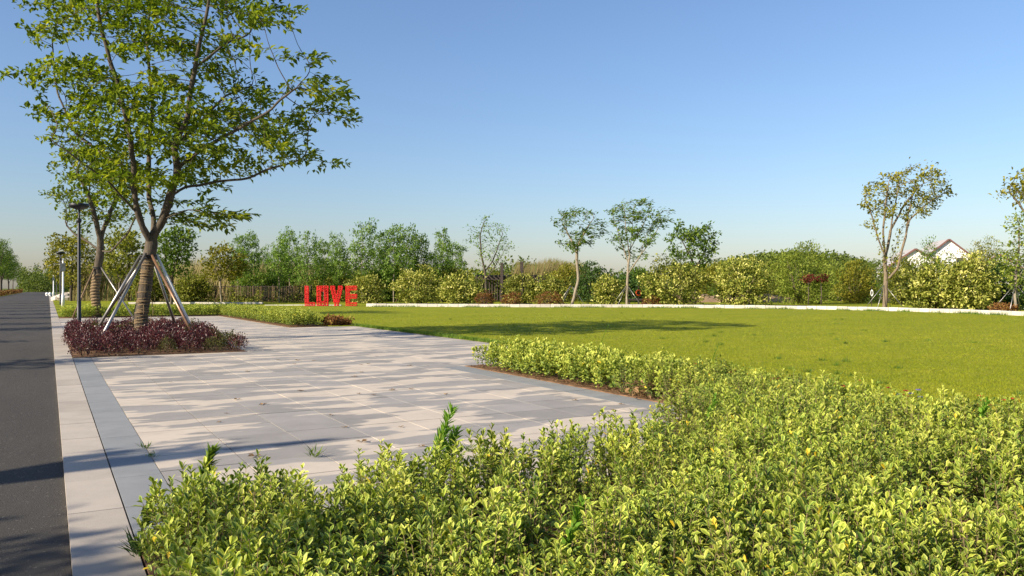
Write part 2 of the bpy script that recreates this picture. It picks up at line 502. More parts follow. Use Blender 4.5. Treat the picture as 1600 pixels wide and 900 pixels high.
def colonize(lines, attr, D, di, dk, iters=90, lift=.08, r=None):
    """space colonisation: grow a skeleton from the limb lines to the attraction points"""
    pos, par = [], []
    for ln in lines:
        ln = np.asarray(ln, float)
        if pos:
            arr = np.array(pos)
            prev = int(np.argmin(((arr - ln[0])**2).sum(1)))
        else:
            prev = -1
        for k in range(len(ln)):
            if k == 0:
                if prev >= 0: continue
                pos.append(ln[0]); par.append(-1); prev = 0; continue
            a = np.array(pos[prev]); b = ln[k]
            m = max(1, int(np.linalg.norm(b-a)/D))
            wob = rng.normal(size=(m, 3))*D*.10
            for q in range(1, m+1):
                pos.append(a + (b-a)*q/m + (wob[q-1] if q < m else 0)); par.append(prev); prev = len(pos)-1
    attr = np.asarray(attr, float)
    alive = np.ones(len(attr), bool)
    near = np.full(len(attr), 1e9); who = np.zeros(len(attr), int)
    new = np.arange(len(pos)); kids_n = {}
    for it in range(iters):
        new = np.asarray(new, int)
        pa = np.array([pos[i] for i in new])
        if len(pa):
            for c0 in range(0, len(pa), 400):
                d = np.linalg.norm(attr[:, None] - pa[None, c0:c0+400], axis=2)
                k = d.argmin(1); dd = d[np.arange(len(attr)), k]
                up = dd < near
                near[up] = dd[up]; who[up] = new[c0 + k[up]]
        alive &= near > dk
        act = alive & (near < di)
        if not act.any():
            if it > 6 or not alive.any(): break
            act = alive.copy()
        parr = np.array(pos)
        vec = unit(attr[act] - parr[who[act]])
        acc = {}
        for w, v in zip(who[act], vec):
            acc[w] = acc.get(w, 0) + v
        new = []
        for w, v in acc.items():
            kids_n[w] = kids_n.get(w, 0) + 1
            if kids_n[w] > 2: continue
            v = v/np.linalg.norm(v) + np.array([0, 0, lift]) + rng.normal(size=3)*.12
            q = parr[w] + D*v/np.linalg.norm(v)
            pos.append(q); par.append(int(w)); new.append(len(pos)-1)
        if len(pos) > 14000: break
    return np.array(pos), np.array(par)

def radii(par, R, tip=.006, e=2.3, p=1.3):
    n = len(par); r = np.zeros(n); acc = np.zeros(n)
    for i in range(n-1, -1, -1):
        r[i] = max(acc[i], 1e-9)**(1/e) if acc[i] > 0 else 1.0
        if par[i] >= 0: acc[par[i]] += r[i]**e
    r = r/r[0]
    return np.maximum(tip, R*r**p)

def wood(pos, par, r, rmin=0.0, flare=None):
    """tubes along the skeleton, thick limbs with more sides"""
    n = len(pos); best = np.full(n, -1); kids = [[] for _ in range(n)]
    for i in range(n):
        if par[i] >= 0: kids[par[i]].append(i)
    for i in range(n):
        if kids[i]: best[i] = max(kids[i], key=lambda k: r[k])
    g = Geo()
    starts = [0] + [k for i in range(n) for k in kids[i] if k != best[i]]
    for s in starts:
        if r[s] < rmin: continue
        ch = [s]
        while best[ch[-1]] >= 0: ch.append(best[ch[-1]])
        pts = pos[ch]; rr = r[ch].copy()
        if par[s] >= 0:
            pts = np.concatenate([pos[par[s]][None], pts]); rr = np.concatenate([[min(r[par[s]], rr[0]*1.15)], rr])
        if len(pts) < 2: continue
        rr[-1] *= .6
        k = 10 if rr.max() > .08 else 6 if rr.max() > .03 else 4 if rr.max() > .012 else 3
        if len(pts) > 3:
            pts = pts.copy(); pts[1:-1] = (pts[:-2] + 2*pts[1:-1] + pts[2:])/4
        g.tube(pts, rr, k, False)
    return g

def cluster_points(n_cl, per, sampler, s, flat=.5):
    c = np.array([sampler() for _ in range(n_cl)])
    o = rng.normal(size=(n_cl, per, 3))*s; o[..., 2] *= flat
    return (c[:, None] + o).reshape(-1, 3), c

def foliage(pos, par, r, rthr, per, L, spread=.12, flat=.5, wind=(.5,-.2,-.05), up=.9, aspect=.6, droop=.0, keep=1.0):
    """leaves round the thin nodes of a skeleton"""
    idx = np.where(r <= np.quantile(r, rthr) + 1e-9)[0]
    if keep < 1: idx = idx[rng.random(len(idx)) < keep]
    p0 = pos[idx]; g = unit(p0 - pos[np.maximum(par[idx], 0)] + 1e-6)
    k = len(idx)*per
    p = np.repeat(p0, per, 0); g = np.repeat(g, per, 0)
    o = rng.normal(size=(k, 3))*spread; o[:, 2] *= flat
    d = unit(g*.6 + rand_dirs(k)*.8 + np.array(wind) + np.array([0,0,-droop]))
    nrm = unit(rand_dirs(k)*(1-up) + np.array([0,0,up]))
    l = L*rng.uniform(.65, 1.25, k)
    shade = np.clip(rng.normal(.5, .2, len(idx)).repeat(per) + rng.normal(0, .13, k), 0, 1)
    return leaf_quads(p+o, d, nrm, l, l*aspect*rng.uniform(.8, 1.2, k), shade)

def tree_obj(root, pos, par, r, fol, bark_m, leaf_m, rmin=0.0):
    put('trunk', wood(pos, par, r, rmin).mesh('trunk', bark_m, None, True), root)
    V, F, t = fol
    put('crown', mesh('crown', V, F, leaf_m, {'t': t}), root)

def poly_sampler(poly, z0, depth, r=None):
    """points in an outline given in photo pixels at depth z0, spread through a rounded body `depth` metres deep"""
    poly = np.asarray(poly, float); x0, y0 = poly.min(0); x1, y1 = poly.max(0)
    def inside(x, y):
        c = False; j = len(poly)-1
        for i in range(len(poly)):
            if (poly[i][1] > y) != (poly[j][1] > y) and x < (poly[j][0]-poly[i][0])*(y-poly[i][1])/(poly[j][1]-poly[i][1]) + poly[i][0]: c = not c
            j = i
        return c
    cx, cy = (x0+x1)/2, (y0+y1)/2
    def f():
        while True:
            x, y = rng.uniform(x0, x1), rng.uniform(y0, y1)
            if inside(x, y):
                e = 1 - ((x-cx)/(x1-x0)*1.9)**2
                dz = depth*math.sqrt(max(e, .08))*rng.uniform(-1, 1)
                return Q(x, y, z0, dz)
    return f

# ------------------------------------------------------------------ the big maple by the road
Z1 = 22.87
AXU[0] = 221
def ln(z0, *pts): return [Q(p[0], p[1], z0, p[2] if len(p) > 2 else 0.0) for p in pts]
limbs = [
    ln(Z1, (221,536),(220,500),(225,462),(229,430),(233,400),(237,380)),
    ln(Z1, (236,384),(226,362,-.2),(214,335,-.4),(210,300,-.5),(206,230,-.8),(188,150,-1.0),(160,60,-1.3),(150,-20,-1.4)),
    ln(Z1, (226,362,-.2),(196,258,.6),(150,225,1.2),(109,190,1.6),(80,123,1.9),(72,80,2.0)),
    ln(Z1, (214,335,-.4),(170,290,-1.2),(118,255,-1.9),(88,238,-2.1)),
    ln(Z1, (237,380),(241,345,.5),(234,310,1.0),(232,230,1.6),(240,140,2.0),(230,20,2.3),(240,-40,2.4)),
    ln(Z1, (240,372),(254,345,-.1),(266,308,-.3),(277,265,-.5),(270,232,-.6),(288,203,-.8),(301,120,-1.0),(318,40,-1.2),(330,-30,-1.3)),
    ln(Z1, (277,265,-.5),(318,238,-1.0),(362,217,-1.5),(402,196,-1.8),(450,155,-2.1)),
    ln(Z1, (266,308,-.3),(290,290,.2),(348,279,.6),(391,275,.8),(435,254,1.0),(485,240,1.2)),
    ln(Z1, (301,120,-1.0),(350,75,-.4),(395,48,.2)),
    ln(Z1, (270,232,-.6),(310,190,.8),(360,130,1.6),(410,108,2.1)),
    ln(Z1, (254,345,-.1),(292,330,-.6),(330,338,-1.0),(368,345,-1.3)),
]
crown_poly = [(40,25),(42,110),(34,180),(60,232),(105,262),(105,320),(170,335),(210,318),(262,318),(300,290),(360,282),(440,270),(520,272),(552,240),(535,205),(556,170),(515,125),(470,95),(420,120),(425,75),(455,30),(430,-30),(350,-70),(240,-90),(130,-70),(70,-25)]
crown_poly = [(285 + (u-285)*.92, 100 + (v-100)*.95) for u, v in crown_poly]
smp = poly_sampler(crown_poly, Z1, 3.2)
att, _ = cluster_points(255, 17, smp, .29, .27)
extra, _ = cluster_points(14, 8, poly_sampler([(255,320),(300,318),(330,335),(372,330),(368,358),(330,352),(280,348)], Z1, 1.0), .22, .4)
att = np.concatenate([att, extra])
pos, par = colonize(limbs, att, .17, 1.3, .20, 60, .05)
R = radii(par, .168, .005, 2.35, 1.22)
R[:12] *= np.linspace(1.15, 1.0, 12)
bx, by = P(221, Z1)
maple = thing('maple_tree', 'large spreading tree with a straw-wrapped trunk rising from the dark red shrub bed', 'tree', (bx, by, 0))
inv = np.array([bx, by, 0])
tree_obj(maple, pos-inv, par, R, foliage(pos-inv, par, R, .64, 6, .185, .11, .34, (.55,-.25,-.05), .75, .62), M['bark'], M['maple'])
print('maple nodes', len(pos))
# straw rope wound round the lower trunk
tl = np.array(limbs[0]) - inv
g = Geo()
zz = np.linspace(.03, 2.35, 78)
cxs = np.interp(zz, tl[:,2], tl[:,0]); cys = np.interp(zz, tl[:,2], tl[:,1])
turn = np.linspace(0, 2*np.pi*78, 78*12)
hz = np.linspace(.03, 2.35, len(turn)) + .020*np.sin(turn*.5+.7) + .016*np.sin(turn*.37) + .020*np.sin(turn*1.0+turn*.013)
rad = np.interp(hz, [0,.25,.8,1.6,2.35], [.235,.180,.158,.150,.160]) + .012*np.sin(turn*.31) + .010*np.sin(turn*.113+1) + rng.normal(0, .003, len(turn))
hx = np.interp(hz, tl[:,2], tl[:,0]) + rad*np.cos(turn); hy = np.interp(hz, tl[:,2], tl[:,1]) + rad*np.sin(turn)
g.tube(np.stack([hx, hy, hz], 1), .021 + .006*np.sin(turn*.23), 5)
put('rope_wrap', g.mesh('rope_wrap', M['straw'], None, True), maple)
g = Geo()
for k in range(16):                                # loose rope ends hanging from the wrap
    a = rng.uniform(0, 2*np.pi); h = rng.uniform(.3, 1.8)
    c = np.array([np.interp(h, tl[:,2], tl[:,0]), np.interp(h, tl[:,2], tl[:,1]), h])
    d = np.array([math.cos(a), math.sin(a), 0])
    g.tube([c + d*.25, c + d*.30 + [0,0,-.08], c + d*.29 + [0,0,-.2-.1*rng.random()]], .006, 4)
put('rope_end', g.mesh('rope_end', M['straw']), maple)['kind'] = 'stuff'

def stakes(label, top, feet, mats, r=.04, z_ring=None, group=None):
    """props leaning against a trunk"""
    t = thing('tree_prop', label, 'tree prop', (top[0], top[1], 0), group=group)
    for k, (fx, fy) in enumerate(feet):
        d = unit(np.array([fx-top[0], fy-top[1], 0.0]))
        a = np.array([fx-top[0], fy-top[1], .0]); b = d*.20*min(1, r/.04) + np.array([0, 0, top[2] + .05*(k % 3)])
        put('pole', Geo().tube([a, b], r, 10).mesh('pole', mats[k % len(mats)], None, True), t)
    rr = .20 if r > .035 else .10
    g = Geo(); ang = np.linspace(0, 2*np.pi, 17)
    for h in (0, .07):
        g.tube(np.stack([rr*np.cos(ang), rr*np.sin(ang), np.full(17, top[2]+h-.02)], 1), .022*(r/.04), 6)
    put('strap', g.mesh('strap', M['strap'], None, True), t)
    return t
tx, ty, _ = Q(232, 405, Z1)
stakes('six metal poles propping the wrapped trunk above the dark red shrubs', (tx, ty, 2.35),
       [P(142,25.6), P(139,22.2), P(148,19.6), P(281,24.6), P(311,21.2), P(309,23.6)], [M['galv'], M['galv'], M['galv'], M['galv'], M['rust_pole'], M['white']])

# ------------------------------------------------------------------ the second tree in the hedge
Z2 = 41.8
AXU[0] = 152
limbs = [ln(Z2, (152,496),(148,455),(153,420),(157,392),(160,360)),
         ln(Z2, (157,388),(140,378,.5),(118,366,1.0),(100,345,1.2)),
         ln(Z2, (158,376),(150,345,-.5),(140,310,-.8),(120,270,-1)),
         ln(Z2, (160,362),(172,330,.5),(190,290,1.0)),
         ln(Z2, (158,392),(172,395,-.5),(200,366,-1.0),(215,330,-1.3))]
att, _ = cluster_points(70, 8, poly_sampler([(85,250),(78,300),(100,335),(150,345),(205,350),(228,320),(225,260),(150,225)], Z2, 3.2), .4, .45)
pos, par = colonize(limbs, att, .22, 2.5, .27, 60, .05)
R = radii(par, .19, .008, 2.3)
bx2, by2 = P(152, Z2); inv = np.array([bx2, by2, 0])
t2 = thing('maple_tree', 'smaller propped tree standing in the yellow-green hedge beside the tall black lamp', 'tree', (bx2, by2, 0))
tree_obj(t2, pos-inv, par, R, foliage(pos-inv, par, R, .72, 5, .22, .17, .45, (.5,-.2,0), .7, .62), M['bark'], M['maple'])
g = Geo(); turn = np.linspace(0, 2*np.pi*14, 14*10); hz = np.linspace(.05, 2.2, len(turn))
pl = np.array(limbs[0]) - inv
g.tube(np.stack([np.interp(hz, pl[:,2], pl[:,0]) + .17*np.cos(turn), np.interp(hz, pl[:,2], pl[:,1]) + .17*np.sin(turn), hz], 1), .075, 5)
put('rope_wrap', g.mesh('rope_wrap', M['straw'], None, True), t2)
stakes('two brown poles propping the smaller trunk in the yellow-green hedge', (*Q(153,418,Z2)[:2], 2.5), [P(113,40.6), P(209,41.0), P(150,44)], [M['cane'], M['galv']])

# ------------------------------------------------------------------ more trees
def grown(seed, poly, z0, depth, trunk, R0, n_cl, per, D, Lf, leaf_m, bark_m, per_leaf=3, sg=.35, flat=.6, rthr=None, aspect=.6, wind=(.4,-.15,.05), keep=1.0, dk=None, spread=None, up=.6):
    """a tree from an outline: returns meshes (trunk, crown) about its base, and the base"""
    global rng
    old = rng; rng = np.random.default_rng(seed)
    base = np.array([*P(trunk[0][0][0], z0), 0]); AXU[0] = trunk[0][0][0]
    lines = [ln(z0, *t) for t in trunk]
    lines[0][0][2] = 0
    att, _ = cluster_points(n_cl, per, poly_sampler(poly, z0, depth), sg, flat)
    att[:, 2] = np.maximum(att[:, 2], .2)
    pos, par = colonize(lines, att, D, D*11, dk or D*1.3, 50, .1)
    R = radii(par, R0, max(.008, R0*.05), 2.3)
    w = wood(pos-base, par, R).mesh('trunk', bark_m, None, True)
    V, F, t = foliage(pos-base, par, R, rthr or .72, per_leaf, Lf, spread or D*.8, .7, wind, up, aspect, keep=keep)
    c = mesh('crown', V, F, leaf_m, {'t': t})
    rng = old
    return w, c, base

def plant_tree(name, label, w, c, loc, rz=0, sc=1.0, group=None):
    t = thing(name, label, 'tree', loc, rz, group, sc)
    put('trunk', w, t); put('crown', c, t)
    return t

def specific(name, label, *a, **k):
    w, c, b = grown(*a, **k)
    return plant_tree(name, label, w, c, b)

specific('thin_tree', 'sparse grey-leaved tree in front of the dark pergola', 21, [(733,365),(735,350),(752,338),(775,348),(800,368),(795,395),(775,410),(752,405),(738,390)], 74, 1.6,
         [[(760,476),(759,440),(757,420),(752,400),(750,370),(756,348)], [(758,425),(770,408,.3),(778,385,.5),(786,365,.5)], [(762,436),(768,425,-.3),(783,402,-.5)]], .12, 70, 6, .22, .20, M['poplar'], M['bark'], 2, .35)
specific('leaning_tree', 'leaning tree with windblown tufts of leaves beside the round russet bushes', 22, [(858,360),(875,330),(900,323),(945,345),(940,365),(925,372),(920,400),(900,405),(880,390),(870,372)], 66, 1.8,
         [[(893,478),(899,455),(904,435),(901,405),(903,380)], [(903,395),(893,375,.4),(880,350,.6)], [(903,385),(915,360,-.4),(925,345,-.5)], [(903,440),(907,425,.2),(900,412,.3)]], .12, 36, 11, .20, .28, M['fresh'], M['bark_pale'], 5, .22, .45, wind=(1.1,-.4,0), aspect=.45)
specific('tall_airy_tree', 'tallest airy tree by the lawn edging, with three thin props at its foot', 23, [(950,335),(954,316),(970,312),(988,296),(1003,312),(1022,318),(1048,328),(1040,352),(1022,380),(1000,410),(968,412),(955,370)], 66, 2.2,
         [[(980,478),(980,455),(981,425),(984,395),(988,360),(990,320)], [(983,412),(970,375,.5),(960,345,.8),(955,330,.8)], [(981,428),(1000,400,-.5),(1020,370,-.8),(1040,340,-.9)], [(985,392),(1005,350,.5),(1018,325,.7)], [(984,400),(978,360,-.4),(975,320,-.6)], [(1000,400,-.5),(1010,365,.2),(1030,335,.5)]], .11, 56, 10, .20, .28, M['fresh'], M['bark_pale'], 5, .21, .45, wind=(1.1,-.4,0), aspect=.45)
specific('dark_green_tree', 'dark green tree rising behind the pale flowering bushes', 24, [(1046,370),(1060,350),(1080,362),(1098,342),(1125,358),(1118,385),(1105,410),(1080,425),(1055,410),(1048,388)], 78, 2.2,
         [[(1085,475),(1087,440),(1085,415),(1075,385)], [(1086,425),(1100,395,.5),(1110,365,.6)], [(1086,415),(1065,375,-.6)]], .13, 45, 10, .24, .32, M['fresh'], M['bark'], 6, .36, .5)
specific('vase_shaped_tree', 'tall vase-shaped tree with bare forking limbs and yellow-green tufts', 25, [(1340,318),(1352,285),(1385,270),(1412,255),(1450,262),(1482,272),(1488,305),(1462,335),(1430,345),(1405,338),(1375,352),(1358,362),(1352,335)], 55, 2.4,
         [[(1382,482),(1384,455),(1384,430),(1382,400),(1372,372),(1360,330),(1350,312)], [(1384,440),(1402,420,-.3),(1412,380,-.5),(1420,345,-.6),(1450,318,-.8),(1480,300,-1)], [(1383,410),(1390,370,.4),(1396,330,.6),(1405,290,.7)], [(1383,405),(1380,360,-.4),(1385,310,-.5),(1390,280,-.5)], [(1413,372,-.5),(1420,330,.3),(1430,290,.6)], [(1392,360,.4),(1412,320,1.0),(1440,285,1.3)],[(1384,445),(1392,415,.3),(1402,375,.5),(1424,320,.6)],[(1383,425),(1376,385,-.4),(1364,345,-.6)]], .16, 80, 8, .19, .24, M['golden'], M['bark_mid'], 4, .16, .7, spread=.17)
specific('edge_tree', 'tree cut by the frame edge, tufted limbs high over the lawn', 26, [(1565,300),(1575,272),(1600,262),(1640,240),(1690,250),(1700,290),(1660,320),(1610,310),(1580,315)], 50, 2.2,
         [[(1640,490),(1640,440),(1632,390),(1610,345),(1590,315),(1575,300)], [(1636,410),(1650,350,.4),(1660,290,.6)], [(1615,350),(1625,310,-.5),(1640,270,-.8)]], .15, 60, 7, .22, .26, M['golden'], M['bark_mid'], 5, .25, .6, spread=.22)
specific('slender_tree', 'slender feathery tree with props near the frame edge', 27, [(1572,390),(1578,345),(1600,338),(1622,360),(1628,410),(1615,445),(1580,445),(1568,420)], 47, 1.1,
         [[(1587,487),(1586,455),(1588,425),(1592,390),(1592,350)]], .08, 80, 7, .2, .2, M['willow'], M['bark_pale'], 5, .3, .9)
specific('round_headed_tree', 'round-headed tree with props in front of the bamboo fence', 28, [(318,412),(335,392),(345,385),(372,392),(380,410),(370,432),(345,438),(325,430)], 80, 1.9,
         [[(346,470),(345,450),(342,435),(335,415)], [(344,442),(352,425,.4),(362,405,.5)]], .10, 70, 8, .26, .34, M['golden'], M['bark_pale'], 6, .4)
specific('twisted_dark_tree', 'dark-limbed tree between the wrapped trunk and the fence', 29, [(248,400),(252,370),(275,355),(300,375),(296,400),(285,425),(262,430)], 74, 2.0,
         [[(268,472),(268,440),(272,420),(280,395)], [(269,440),(260,415,.4),(256,385,.6)]], .13, 75, 8, .26, .34, M['fresh'], M['bark'], 6, .4)
specific('roadside_tree', 'yellow-green roadside tree behind the white camera pole', 30, [(72,420),(80,385),(100,368),(128,375),(148,392),(146,425),(125,440),(95,442)], 92, 3.0,
         [[(111,470),(111,440),(112,415),(115,390)], [(112,425),(98,405,.5),(88,392,.8)], [(112,420),(128,400,-.5),(140,392,-.6)]], .16, 90, 8, .32, .36, M['golden'], M['bark'], 6, .5)
specific('roadside_tree', 'green tree just behind the smaller propped tree', 31, [(168,410),(172,375),(190,360),(212,372),(216,405),(205,432),(180,432)], 68, 2.0,
         [[(186,474),(187,445),(188,425),(192,395)], [(187,440),(180,415,.4),(174,392,.6)], [(188,438),(200,418,-.4),(208,395,-.5)]], .11, 80, 8, .26, .34, M['olive'], M['bark'], 6, .4)

# poplar-like young trees: four grown once, then set out one by one
pop = []
for k in range(4):
    pl_ = [(-18,-60),(-26,-85),(-20,-112),(-8,-135),(6,-140),(18,-120),(25,-90),(20,-62),(8,-45),(-8,-45)]
    w, c, b = grown(40+k, [(800+x*1.05, 478+y) for x, y in pl_], 70, 1.5, [[(800,478),(801,440),(800+random.uniform(-4,4),400),(800+random.uniform(-6,6),350)]], .075, 66, 8, .24, .27, M['poplar'], M['bark_pale'], 8, .33, .9, wind=(.7,-.3,.1))
    pop.append((w, c))
PG = 'young poplars behind the lawn'
pops = [(372,470,372,'by the round-headed tree'),(392,469,362,'next to the red-brown fence end'),(436,471,372,'before the end of the fence'),(452,470,360,'behind the short white edging'),(480,471,366,'rising behind the letter L'),(506,470,374,'rising behind the letter O'),
        (530,470,366,'rising behind the letter V'),(566,471,346,'behind the letter E, tallest of the row'),(592,470,368,'first to the right of the red letters'),(615,471,352,'over the dark bushes past the letters'),(634,470,354,'left of the pale flowering bushes'),(660,470,364,'above the first pale flowering bush'),(690,470,362,'above the second pale flowering bush'),(712,470,378,'beside the sparse grey-leaved tree'),(410,468,385,'shorter one in front of the reeds')]
for k, (u, vb, vt, where) in enumerate(pops):
    z = 1920/(vb-450) * random.uniform(.88, .95)
    w, c = pop[k % 4]
    x, y = P(u, z); h = H(vt, z)
    plant_tree('poplar_tree', 'slim young poplar ' + where, w, c, (x, y, 0), random.uniform(0, 6.28), (h/7.6*random.uniform(.62,.8), h/7.6*random.uniform(.62,.8), h/7.6), PG)
# thin props at the feet of trees
def thin_props(u, z, label, h=1.5, rad=.8, mat='cane'):
    x, y = P(u, z)
    return stakes(label, (x, y, h), [(x+rad*math.cos(a), y+rad*math.sin(a)) for a in (.3, 2.2, 3.4, 5.2)], [M[mat]], .02)
for u, z, l in [(346,80,'pale cane props under the round-headed tree'),(436,84,'cane props under a young poplar at the fence'),(452,83,'cane props behind the short white edging'),(392,88,'cane props before the bamboo fence'),(559,83,'pale props just right of the letter E'),(628,84,'cane props under the dark bushes past the letters')]:
    thin_props(u, z, l)
for u, z, l in [(980,66,'white props at the tallest airy tree'),(1382,55,'white props round the vase-shaped tree'),(1587,47,'white props at the slender feathery tree'),(893,66.5,'pale props at the leaning tree')]:
    thin_props(u, z, l, 1.6, 1.3, 'galv')

# ------------------------------------------------------------------ bushes
def bush_mesh(seed, rx, ry, h, n, L, per=9, stem=True, bot=.05, leafy=1.0, aspect=.6, s=.16, core=.45):
    """rounded bush of leaf sprays through its volume, densest on the outside"""
    r = np.random.default_rng(seed)
    d = unit(r.normal(size=(n, 3))); bump_ = 1 + .24*np.sin(d[:,0]*5+seed) * np.cos(d[:,1]*6+seed*2) + .16*np.sin(d[:,2]*8+d[:,0]*4+seed) + np.where(r.random(n) < .10, r.uniform(0, .28, n), 0)
    rad = (core + (1-core)*r.random(n)**.45)*bump_
    c = np.stack([d[:,0]*rad*rx, d[:,1]*rad*ry, np.maximum(bot, h*.47 + d[:,2]*rad*h*.53)], 1)
    k = n*per
    p = np.repeat(c, per, 0) + r.normal(size=(k, 3))*s*np.array([1,1,.6])
    p[:,2] = np.maximum(p[:,2], .03)
    out = np.repeat(unit(c - np.array([0,0,h*.3])), per, 0)
    dd = unit(out*.6 + unit(r.normal(size=(k,3)))*.8 + np.array([.25,-.1,.15]))
    nn = unit(out*.5 + np.array([0,0,.7]) + unit(r.normal(size=(k,3)))*.5)
    l = L*r.uniform(.6, 1.3, k)
    t = np.clip(np.repeat(r.normal(.52,.2,n), per) + r.normal(0,.14,k), 0, 1)
    V, F, tt = leaf_quads(p, dd, nn, l, l*aspect, t)
    g = Geo()
    for i in range(9):
        a = r.uniform(0, 6.28); e = np.array([math.cos(a)*rx*.6, math.sin(a)*ry*.6, h*r.uniform(.6,.85)])
        b = np.array([math.cos(a)*.12, math.sin(a)*.12, 0])
        g.tube([b, b*.6 + e*.4 + [0,0,h*.06], e], [.035*h/3, .024*h/3, .008], 5)
    return V, F, tt, g

def bush(name, label, cat, u, z, wpx, vtop, leaf_m, seed, n=420, L=.2, per=9, group=None, depth=1.0, s=.16, aspect=.6, core=.45):
    x, y = P(u, z); rx = wpx/2/FPX*z; h = H(vtop, z)
    V, F, t, g = bush_mesh(seed, rx*.92, rx*.92*depth, h*.93, n, L, per, s=s, aspect=aspect, core=core)
    o = thing(name, label, cat, (x, y, 0), -YAW, group)
    put('stems', g.mesh('stems', M['bark_mid'], None, True), o)
    put('foliage', mesh('foliage', V, F, leaf_m, {'t': t}), o)
    return o
PB = 'pale flowering bushes behind the lawn'
for k, (u, w, vt, z, n, lab) in enumerate([
        (574,62,425,78,420,'olive pale bush just right of the letter E'), (655,84,416,74,520,'broad pale flowering bush under the young poplars'), (722,76,424,70,480,'pale flowering bush beside the first russet ball bush'),
        (812,56,428,71,380,'pale bush in front of the pergola, between two russet balls'), (858,60,432,70,400,'yellow-green bush above the widest russet ball bush'), (952,56,430,72,400,'pale bush between the leaning tree and the tallest tree'),
        (1052,104,400,66.5,820,'largest pale flowering bush, beside the life ring'), (1160,94,398,66,760,'pale flowering bush left of the feathery willow'), (1458,86,410,56,700,'wide layered pale bush under the white houses'),
        (1516,72,398,54,600,'pale bush beside the dark conifer-like shrub')]):
    bush('flowering_bush', lab, 'bush', u, z, w, vt, M['pale'], 60+k, n, .21, 9, PB, .9, .17)
RB = 'russet ball bushes along the white edging'
for k, (u, w, vt, z, lab) in enumerate([(757,30,456,66,'round russet clipped bush at the foot of the sparse tree'), (799,32,457,65.5,'round russet clipped bush under the pergola'), (857,42,456,65.5,'widest round russet clipped bush beside the leaning tree'),
        (1019,32,463,66,'russet bush beside the life ring'), (1568,38,474,47,'low russet bush at the slender feathery tree')]):
    bush('ball_bush', lab, 'bush', u, z, w, vt, M['russet'], 80+k, 260, .10, 9, RB, 1.0, .07, core=.7)
soft = [(1425,50,404,78,'olive','olive bush under the lower white gable',380), (1478,44,395,80,'fresh','green bush in front of the tallest white gable',300), (1130,52,440,90,'fresh','green bush on the far bank between the pale bushes',260), (1270,60,432,84,'willow','low willow-green bush on the far bank',300), (1350,60,436,86,'fresh','low green bush left of the vase-shaped trunk',300), (1215,60,436,88,'olive','low olive bush on the far bank',300), (1250,98,380,74,'willow','broad feathery willow-green tree behind the edging',900), (1335,58,408,80,'golden','soft green bushy tree left of the vase-shaped tree',560), (1408,54,402,72,'olive','olive bushy tree behind the vase-shaped trunk',480),
        (1205,56,405,96,'olive','brownish olive tree below the wooded hill',420), (1570,66,402,56,'darkleaf','dark feathery shrub near the frame edge',620), (1300,44,408,92,'willow','fresh green tree behind the maroon-leaved pair',420),
        (1525,66,380,84,'golden','golden green tree in front of the white houses',520), (1450,40,372,90,'fresh','green tree crown in front of the white gables',300), (1545,50,372,98,'olive','olive tree right of the white gable',360), (1368,36,405,90,'wood','small green tree at the far bank',260)]
for k, (u, w, vt, z, m, lab, n) in enumerate(soft):
    bush('bushy_tree', lab, 'tree', u, z, w, vt, M[m], 100+k, n, .24, 9, None, .9, .22, .4)
mid = [(300,52,428,84,'olive','olive bush left of the round-headed tree'), (405,60,424,88,'fresh','green bush behind the short white edging'), (232,48,424,84,'olive','olive bush behind the wrapped trunk'), (140,56,424,100,'olive','olive bush behind the tall black lamp'), (680,50,416,96,'fresh','tall green bush behind the pale bushes'), (575,50,420,98,'fresh','tall green bush behind the letter E'), (515,50,426,98,'fresh','tall green bush behind the letters'), (750,56,425,98,'fresh','green bush left of the pergola'), (600,50,416,88,'fresh','green bush right of the letters, under the poplars'), (645,66,412,92,'darkleaf','dense dark green tree behind the poplar row'), (622,60,418,90,'fresh','leafy green tree between the poplars'), (700,56,412,86,'olive','olive bush behind the pale flowering bushes'),
       (540,50,424,90,'olive','olive bush behind the letters V and E'), (498,56,426,92,'olive','olive bush behind the letters L and O'), (450,60,428,94,'olive','olive bush at the fence end'), (884,56,415,92,'golden','golden bush behind the leaning tree'), (925,70,412,86,'darkleaf','dark green bush behind the leaning tree'),
       (1000,60,415,90,'fresh','green bush behind the tallest airy tree'), (780,60,420,96,'olive','olive bush behind the pergola'), (1115,60,408,100,'golden','golden bush between the two large pale bushes'), (975,44,428,84,'darkleaf','dark bush at the foot of the tallest airy tree')]
for k, (u, w, vt, z, m, lab) in enumerate(mid):
    bush('green_bush', lab, 'bush', u, z, w, vt, M[m], 130+k, 420, .26, 9, None, .9, .24, .55)
for k, (u, lab) in enumerate([(1263,'maroon-leaved small tree left of its twin'), (1283,'maroon-leaved small tree right of its twin')]):
    z = 71.6; x, y = P(u, z); t = thing('maroon_tree', lab, 'tree', (x, y, 0), -YAW, 'maroon-leaved small trees')
    V, F, tt, g = bush_mesh(170+k, .5, .42, .62, 40, .15, 9, s=.13, bot=.02)
    put('crown', mesh('crown', V + np.array([0,0,2.0]), F, M['maroon'], {'t': tt}), t)
    put('trunk', Geo().tube([(0,0,0),(.03,0,.9),(0,.02,2.2)], [.06,.045,.03], 6).mesh('trunk', M['bark'], None, True), t)

